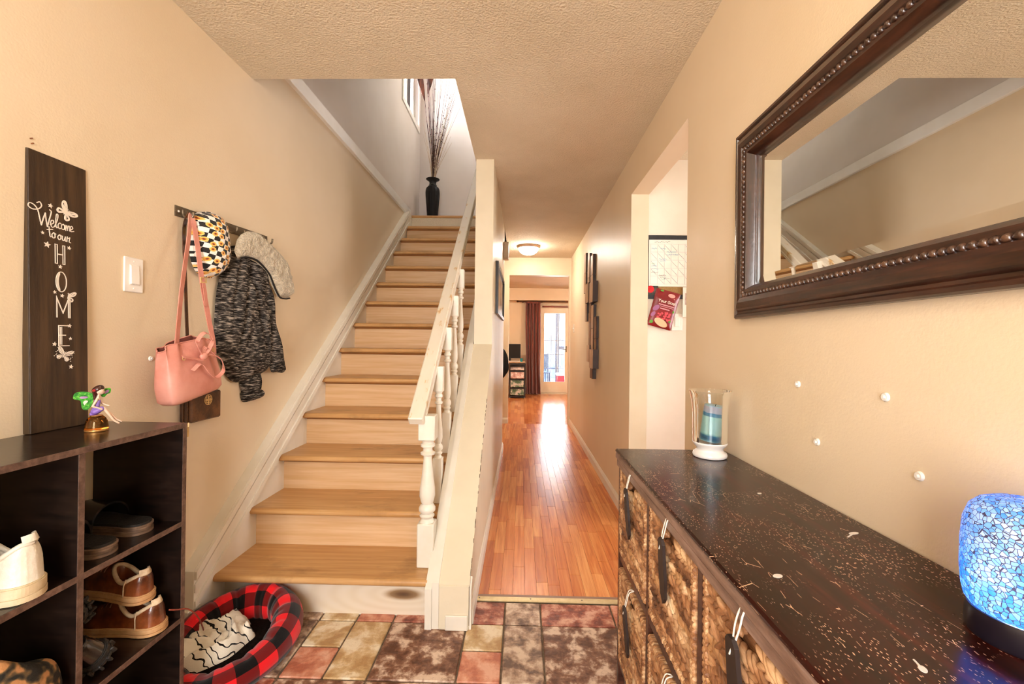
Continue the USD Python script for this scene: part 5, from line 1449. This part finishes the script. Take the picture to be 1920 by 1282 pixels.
PAL = mat('pale_reed', '#b79a7c', '#d8c2a4', scale=30, rough=.8, rand=.2)  # pale tone given to some of the stems
rg = random.Random(21)
for k in range(58):
    a = rg.uniform(0, 2 * math.pi); sp = rg.uniform(.03, .30) ** 1.0
    if k % 9 == 0:
        sp *= 1.25
    Ht = rg.uniform(.85, 1.75) * (1 if k % 3 else .6)
    dx, dy = sp * math.cos(a) * (1.55 if math.cos(a) > 0 else .62), sp * math.sin(a) * .45
    dx = max(dx, -.16); dy = min(dy, .13)
    pts = [(.012 * math.cos(a), .012 * math.sin(a), -.02), (dx * .18, dy * .2, Ht * .25), (dx * .48 + rg.uniform(-.012, .012), dy * .5, Ht * .55), (dx, dy, Ht)]
    thick = rg.uniform(.0022, .0042)
    pp = spline(pts, 16)
    ms = [tube(pp, np.linspace(thick, thick * .35, 16), 5)]
    if k % 4 == 0:                                   # catkin-like knobs on some stems
        for q in range(5, 13):
            ms.append(move(trimesh.creation.icosphere(1, 1.0), pp[q] + [rg.uniform(-.004, .004), rg.uniform(-.004, .004), 0], scale=.0062))
    obj('reed', ms, REE if k % 3 else PAL, dr, True)
for k in range(2):
    b0 = np.array([(-.11, .0, 1.02), (-.075, .0, 1.10)][k])
    lf = Polygon(spline([(0, 0), (.025, .12), (.04, .30), (.0, .42), (-.035, .28), (-.02, .10)], 30, True))
    l3 = prism(lf, 'y', -.002, .002)
    obj('leaf', move(l3, b0, (0, -14 + 22 * k, 30)), REE, dr, False, label='broad brown dried leaf')
    obj('reed', tube(spline([(0, 0, 0), (-.03, 0, .4), tuple(b0 * [.8, 1, .8]), tuple(b0)], 14), .003, 5), REE, dr, True)

# ------------------------------------------------------------------ hallway: picture, chime box, dark cloth
FRB = mat('black_frame', '#171210', '#241c18', scale=20, rough=.35)
pf = thing('picture_frame', 'black framed tall picture on the left wall of the hallway', 'picture', (-.203, 3.82, 1.605))
obj('frame', prism(rect(-.56, -.20, .56, .20).difference(rect(-.53, -.17, .53, .17)), 'x', .0005, .022), FRB, pf, False)
obj('print', box(.004, .006, -.53, .53, -.17, .17), mat('picture_print', '#6f6a66', '#b5aca0', '#d9d0c4', scale=4, rough=.25), pf, False)
cbx = thing('door_chime', 'small beige door chime box high on the hallway wall', 'door chime', (-.203, 4.58, 2.16))
obj('cover', cbox(.0005, .055, -.055, .055, -.09, .09, .006), mat('chime_plastic', '#d9c4a4', '#e2d0b2', scale=10, rough=.45), cbx)
obj('grille', [cbox(.0552, .0565, -.04, .04, -.07 + .02 * k, -.062 + .02 * k, .0005) for k in range(4)], mat('chime_grille', '#b59c7c', rough=.5), cbx, False)
blkc = mat('black_cotton', '#0d0c0e', '#19171a', scale=40, rough=.95)
bc = thing('black_jacket', 'black jacket hem poking out of the opening on the left of the hallway', 'jacket', (-.215, 5.9, 0))
P = Polygon(spline([(-.42, 1.20), (-.16, 1.16), (-.045, 1.09), (.012, .98), (.030, .80), (-.01, .72), (-.06, .66), (-.20, .60), (-.40, .62)], 50, True))
m, _ = pillow(P, .02, lambda p, d: .05 * (1 - np.exp(-d / .03)) + .012 * np.sin(p[:, 0] * 30) * np.clip(d / .03, 0, 1))
v = m.vertices.copy(); m.vertices = np.c_[v[:, 0], .395 - v[:, 2], v[:, 1]]
obj('jacket_body', m, blkc, bc, True)
obj('peg', bar((-.2, .3995, 1.185), (-.2, .31, 1.20), .02, .02), FRB, bc, False)

# ------------------------------------------------------------------ kitchen wall: calendar, card, pouch, note, switch
KY = 2.935
cal = thing('wall_calendar', 'dark framed wall calendar with handwritten notes on the kitchen wall', 'calendar', (.842, KY, 1.49))
NAVY = mat('navy_frame', '#1d2026', '#2a2e36', scale=20, rough=.4)
PAPER = mat('calendar_paper', '#ece6da', '#f2ede2', scale=10, rough=.6)
obj('frame', xframe(0, .34, 0, .43, .012, -.014, -.0005, .030, .028), NAVY, cal, False)
obj('cork_strip', box(.012, .328, -.008, -.0005, .030, .085), mat('cork', '#8a6a3e', '#a5834f', scale=200, rough=.9), cal, False)
obj('sheet', box(.0125, .3275, -.010, -.006, .0845, .4015), PAPER, cal, False)
GRL = mat('calendar_lines', '#a9aab4', rough=.7)
gl = [box(.024 + .046 * k, .025 + .046 * k, -.0108, -.0101, .10, .372) for k in range(7)] + [box(.024, .316, -.0108, -.0101, .10 + .054 * k, .101 + .054 * k) for k in range(6)]
obj('grid_lines', gl, GRL, cal, False)
rg = random.Random(8)
for nm, col, spots in (('blue_writing', '#4aa0c8', [(.03, .342, 3), (.09, .342, 3), (.135, .318, 5), (.135, .30, 6), (.082, .270, 4), (.088, .258, 3), (.03, .225, 3), (.028, .205, 4)]), ('black_writing', '#4a4650', [(.028, .180, 4), (.08, .158, 4), (.09, .145, 3), (.115, .140, 3), (.05, .386, 8)]), ('green_writing', '#4fae8c', [(.10, .132, 2), (.03, .236, 2)])):
    ls = []
    for x, z, n_ in spots:
        pts = [(x + .0045 * q, z + rg.uniform(-.004, .004)) for q in range(n_ * 3)]
        ls.append(ln(pts, .0014))
    for x in ():
        pass
    obj(nm, prism(unary_union(ls), 'y', -.0112, -.0101), mat('ink_' + nm, col, rough=.6), cal, False, kind='stuff')
sl_ = [LineString([(.028 + .046 * i, .147 + .054 * j), (.066 + .046 * i, .107 + .054 * j)]).buffer(.0006) for i in range(6) for j in range(5) if (i * 3 + j * 5) % 4]
obj('crossed_days', prism(unary_union(sl_), 'y', -.0111, -.0101), mat('pencil', '#8f8fa0', rough=.7), cal, False)
rc = thing('rose_card', 'small black card with a big red dot clipped on the calendar corner', 'card', (.868, KY - .0142, 1.545))
obj('card', box(-.022, .05, -.002, 0, -.024, .032), mat('card_black', '#1c1a1c', '#5a554e', scale=60, rough=.4), rc, False)
obj('red_dot', move(lathe([(0, .003), (.02, .003), (.024, .0012), (.024, 0), (0, 0)], 24), (-.002, -.002, .010), (90, 0, 0)), RED, rc, 30)
# pouch
po = thing('snack_pouch', 'dark red printed food pouch hanging tilted below the calendar', 'pouch', (.955, KY - .016, 1.42), rot=(0, 15, 0))
PO = mat('pouch_red', '#6e1218', '#8e1a22', scale=7, rough=.3, spec=.6)
pw, phh = .083, .128
ppoly = Polygon([(-pw, -phh), (pw, -phh), (pw, phh), (-pw, phh)]).buffer(-.004).buffer(.004)
m, _ = pillow(ppoly, .009, lambda p, d: .016 * (1 - np.exp(-d / .022)) * np.clip((phh - p[:, 1]) / .06, 0, 1) + .002)
v = m.vertices.copy(); m.vertices = np.c_[v[:, 0], -v[:, 2], v[:, 1]]
obj('pouch_body', m, PO, po, True)


def print_on(name, g, col, y=-.0205, th_=.0012):
    return obj(name, prism(g, 'y', y, y + th_), mat('print_' + name, col, rough=.35), po, False)


def text_poly(s, h, bold=True):
    t = meshkit.text_mesh(s, h, .001, bold)
    t.apply_translation((-t.bounds[:, 0].mean(), 0, 0))
    v = t.vertices.copy(); t.vertices = np.c_[v[:, 0], -v[:, 2], v[:, 1]]
    t.invert() if t.volume < 0 else None
    return t


obj('lettering', move(text_poly('Your Goal', .0185), (.004, -.0195, .040)), mat('print_cream', '#f2dcd0', rough=.4), po, False)
print_on('badge', unary_union([affinity.scale(Point(.026, .098).buffer(.016), 1.5, .8), rect(-.002, .076, .054, .081)]), '#e8a49a', -.0125)
print_on('small_print', unary_union([rect(-.045, .022, .060, .029), rect(-.035, .012, .055, .016), rect(-.030, -.004, .035, .003)]), '#d99ba4', -.0195)
print_on('lavender', unary_union([affinity.rotate(affinity.scale(Point(-.055, -.005).buffer(.02), .8, 1.3), -40), affinity.rotate(affinity.scale(Point(-.064, -.05).buffer(.015), .8, 1.3), -30)]), '#a0668e', -.0175)
rg = random.Random(4)
print_on('berries', unary_union([Point(rg.uniform(-.035, .050), rg.uniform(-.075, -.018)).buffer(rg.uniform(.005, .009), 8) for _ in range(26)]), '#d8505c', -.0192)
print_on('bowl', affinity.rotate(affinity.scale(Point(0, -.094).buffer(.03), 1.6, .8), -18), '#dcbd96', -.0200)
print_on('leaves', unary_union([affinity.scale(Point(-.062, -.102).buffer(.012), 1, .9), affinity.scale(Point(.054, -.070).buffer(.010), 1, 1), affinity.scale(Point(.064, -.005).buffer(.007), .8, 1.2), affinity.scale(Point(-.045, .117).buffer(.012), 1, .5)]), '#5c9e3c', -.0145)
nt = thing('paper_note', 'pale printed paper note beside the red pouch', 'note', (1.118, KY - .0155, 1.47))
obj('paper', box(-.035, .06, -.0015, 0, -.10, .10), PAPER, nt, False)
obj('print_block', box(-.02, .05, -.0022, -.0016, -.02, .06), mat('note_print', '#c9bcae', '#b08c84', scale=60, rough=.6), nt, False)
obj('pin', move(lathe([(0, .008), (.004, .008), (.005, .004), (.003, 0), (0, 0)], 14), (.0, -.0016, .085), (90, 0, 0)), NAVY, nt, 40)
ks = thing('light_switch', 'white switch plate on the kitchen wall below the paper note', 'light switch', (1.05, KY, 1.335))
obj('plate', cbox(-.036, .036, -.006, -.0004, -.058, .058, .003), SWP, ks)
obj('rocker', cbox(-.0155, .0155, -.011, -.0062, -.032, .032, .002), SWP, ks)

# ------------------------------------------------------------------ far room: curtain, rod, desk corner
CUR = mat('rust_velvet', '#4d1d14', '#743226', '#8e4636', scale=3, stretch=(14, 14, .7), rough=.55, sheen=.6, spec=.3)
cu = thing('curtain', 'long rust brown curtain hanging beside the patio door', 'curtain', (0, 0, 0))
nxc, nzc = 90, 24
X_ = np.linspace(.085, .425, nxc); Z_ = np.linspace(.015, 2.135, nzc)
xx, zz = np.meshgrid(X_, Z_, indexing='ij')
ph = (xx - .085) / .34 * 2 * np.pi * 4.5
fl2 = 1 + .35 * (1 - zz / 2.1) * np.sign(xx - .255) * np.abs(xx - .255) / .17 * .5
xs = .255 + (xx - .255) * np.abs(fl2) + .008 * np.sin(zz * 3 + ph)
ys = 9.93 - .035 * np.sin(ph) - .012 * np.sin(ph * .5 + zz)
fr_ = np.stack([xs, ys - .002, zz], -1).reshape(-1, 3); bk_ = np.stack([xs, ys + .002, zz], -1).reshape(-1, 3)
V = np.vstack([fr_, bk_]); N_ = len(fr_); F = []
for i in range(nxc - 1):
    for j in range(nzc - 1):
        a, b, c, d = i * nzc + j, (i + 1) * nzc + j, (i + 1) * nzc + j + 1, i * nzc + j + 1
        F += [(a, b, c), (a, c, d), (a + N_, c + N_, b + N_), (a + N_, d + N_, c + N_)]
obj('curtain_panel', trimesh.Trimesh(V, F, process=False), CUR, cu, True)
obj('header_tape', cbox(.08, .43, 9.905, 9.955, 2.10, 2.14, .006), CUR, cu, False)
rd = thing('curtain_rod', 'thin dark curtain rod above the patio door', 'curtain rod', (0, 0, 0))
BRZ = mat('bronze_rod', '#3a2418', '#5a3a26', scale=20, rough=.35, metal=.6)
obj('rod', tube([(-.08, 9.93, 2.145), (1.3, 9.93, 2.145)], .011, 10), BRZ, rd, True)
obj('finial', move(trimesh.creation.icosphere(2, .024), (-.10, 9.93, 2.145)), BRZ, rd, True)
for x in (.02, .46, 1.2):
    obj('bracket', bar((x, 9.94, 2.13), (x, 10.048, 2.13), .018, .018), BRZ, rd, False)
dt = mat('door_header_wood', '#6e3018', '#8c4424', scale=4, stretch=(2, 2, 20), rough=.4)
tag(obj('roller_blind', cbox(.47, 1.10, 9.985, 10.02, 2.02, 2.058, .008), dt, None, False), 'rolled brown wooden blind across the top of the patio door', 'blind')
DSK = mat('desk_top_wood', '#c99a72', '#d9ae86', scale=4, stretch=(2, 12, 2), rough=.4)
dk = thing('desk', 'light wood desk corner in the far room', 'desk', (0, 0, 0))
obj('desk_top', cbox(-1.05, .085, 9.45, 9.98, .742, .768, .004), DSK, dk)
obj('panel', cbox(-.34, -.285, 9.47, 9.96, .002, .7415, .003), DSK, dk)
obj('leg', cbox(-1.03, -.99, 9.47, 9.96, .002, .7415, .003), DSK, dk)
mo = thing('monitor', 'black computer monitor standing on the desk in the far room', 'monitor', (-.24, 9.74, .768))
obj('screen', cbox(-.27, .215, -.012, .012, .075, .385, .004), M_dark, mo)
obj('bezel', prism(rect(-.275, .07, .22, .39).difference(rect(-.262, .084, .207, .377)), 'y', -.016, -.0121), FRB, mo, False)
obj('stand', [cbox(-.05, .0, -.01, .03, .012, .09, .004), cbox(-.14, .13, -.09, .08, .0002, .014, .004)], FRB, mo, False)
tag(obj('keyboard', [cbox(-.33, -.02, 9.50, 9.60, .7682, .782, .003)] + [cbox(-.325 + .03 * k, -.30 + .03 * k, 9.505 + .03 * r, 9.53 + .03 * r, .782, .788, .002) for k in range(10) for r in range(3)], mat('keyboard_white', '#d9d4cc', rough=.5), None, False), 'pale keyboard on the desk in front of the monitor', 'keyboard')
tag(obj('teal_cup', lathe([(0, 0), (.026, 0), (.031, .06), (.033, .075), (.030, .075), (.027, .01), (0, .01)], 20, center=(.0, 9.55, .768)), mat('teal_plastic', '#1f8088', '#2a969c', scale=5, rough=.4), None, 40), 'small teal cup on the desk beside the keyboard', 'cup')
tw = thing('drawer_tower', 'narrow black tower with four translucent drawers standing by the curtain', 'drawers', (-.118, 9.36, 0))
TWB = mat('tower_black', '#15100f', '#241c1a', scale=10, rough=.4)
for x in (-.125, .195):
    obj('side', cbox(x - .012, x + .012, -.15, .16, .012, .72, .004), TWB, tw)
obj('lid', cbox(-.14, .21, -.16, .17, .700, .735, .006), TWB, tw)
obj('base', cbox(-.14, .21, -.155, .165, .012, .045, .006), TWB, tw)
DRW = [mat('drawer_' + k, a, b, c, scale=14, detail=3, rough=.3, lo=.4, hi=.6) for k, a, b, c in (('grey', '#8a8282', '#bdb4ae', '#d9d2cc'), ('pink', '#b58a82', '#d9b8b0', '#e8e0dc'), ('green', '#3c5a34', '#7f8f78', '#cfc8bc'))]
for k, (z0, z1, q) in enumerate(((.60, .685, 0), (.42, .585, 1), (.235, .405, 2), (.06, .22, 2))):
    d_ = obj('drawer', cbox(-.110, .180, -.165, .15, z0, z1, .008), DRW[q], tw)
    obj('drawer_lip', cbox(-.112, .182, -.172, -.163, z1 - .022, z1 + .004, .003), TWB, d_, False)
obj('caster', [move(trimesh.creation.icosphere(1, .012), (x, y, .0125)) for x in (-.12, .19) for y in (-.14, .15)], PAPER, tw, True)
tag(obj('desk_cable', tube(spline([(-.300, 9.46, .56), (-.282, 9.29, .40), (-.285, 9.27, .22), (-.30, 9.29, .10), (-.29, 9.25, .02), (-.28, 9.10, .009)], 30), .008, 6), M_dark, None, True), 'black cable looping down beside the drawer tower', 'cable')

# ------------------------------------------------------------------ the patio beyond the glass door
PST = mat('patio_post_wood', '#8d8078', '#a5988c', scale=4, stretch=(6, 6, .6), rough=.7)
pg_ = thing('pergola', 'weathered pergola post with beam outside the patio door', 'pergola', (1.02, 12.3, 0))
obj('post', cbox(-.05, .05, -.05, .05, -.04, 2.35, .005), PST, pg_)
obj('beam', cbox(-1.6, 1.6, -.04, .04, 2.3505, 2.5, .005), PST, pg_)
obj('cross_rail', cbox(.0505, 1.6, -.03, .03, 1.02, 1.10, .004), PST, pg_)
fe = thing('fence', 'pale board fence at the end of the patio', 'fence', (0, 15.5, 0))
FEN = mat('fence_wood', '#c9bfb0', '#ddd4c6', scale=3, stretch=(4, 4, .5), rough=.8)
for k in range(16):
    obj('board', cbox(-.6 + .20 * k, -.41 + .20 * k, -.012, .012, -.04, 1.55, .003), FEN, fe)
for z in (.3, 1.3):
    obj('rail', cbox(-.6, 2.6, .0125, .05, z, z + .09, .003), FEN, fe)
PCH = mat('patio_grey_blue', '#6a7486', '#8c94a4', scale=10, rough=.6)


def patio_chair(label, loc, rz):
    t = thing('patio_chair', label, 'chair', loc, rotz=rz)
    for x in (-.22, .22):
        for y in (-.2, .2):
            obj('leg', cbox(x - .015, x + .015, y - .015, y + .015, -.04, .41, .003), PCH, t)
        obj('back_post', cbox(x - .015, x + .015, .19, .215, .4455, .92, .003), PCH, t)
    obj('seat', cbox(-.25, .25, -.24, .23, .4105, .445, .01), PCH, t)
    obj('backrest', cbox(-.2, .2, .195, .213, .55, .90, .008), PCH, t)


patio_chair('grey blue patio chair at left behind the patio door glass', (.50, 11.3, 0), 170)
patio_chair('grey blue patio chair beside the pergola post outside', (.92, 13.2, 0), -100)
cs = thing('cooler', 'red and white cooler box standing outside the patio door', 'cooler', (1.12, 11.1, 0))
obj('box', cbox(-.22, .22, -.18, .18, -.04, .36, .02), mat('cooler_red', '#c0303a', '#d0424a', scale=5, rough=.5), cs)
obj('lid', cbox(-.23, .23, -.19, .19, .3605, .42, .015), PAPER, cs)
tag(obj('umbrella_base', [lathe([(0, -.04), (.26, -.04), (.24, .05), (.05, .10), (.03, .35), (0, .35)], 28, center=(1.45, 12.5, 0))], PAPER, None, 40), 'white parasol base outside at the right of the door glass', 'parasol base')
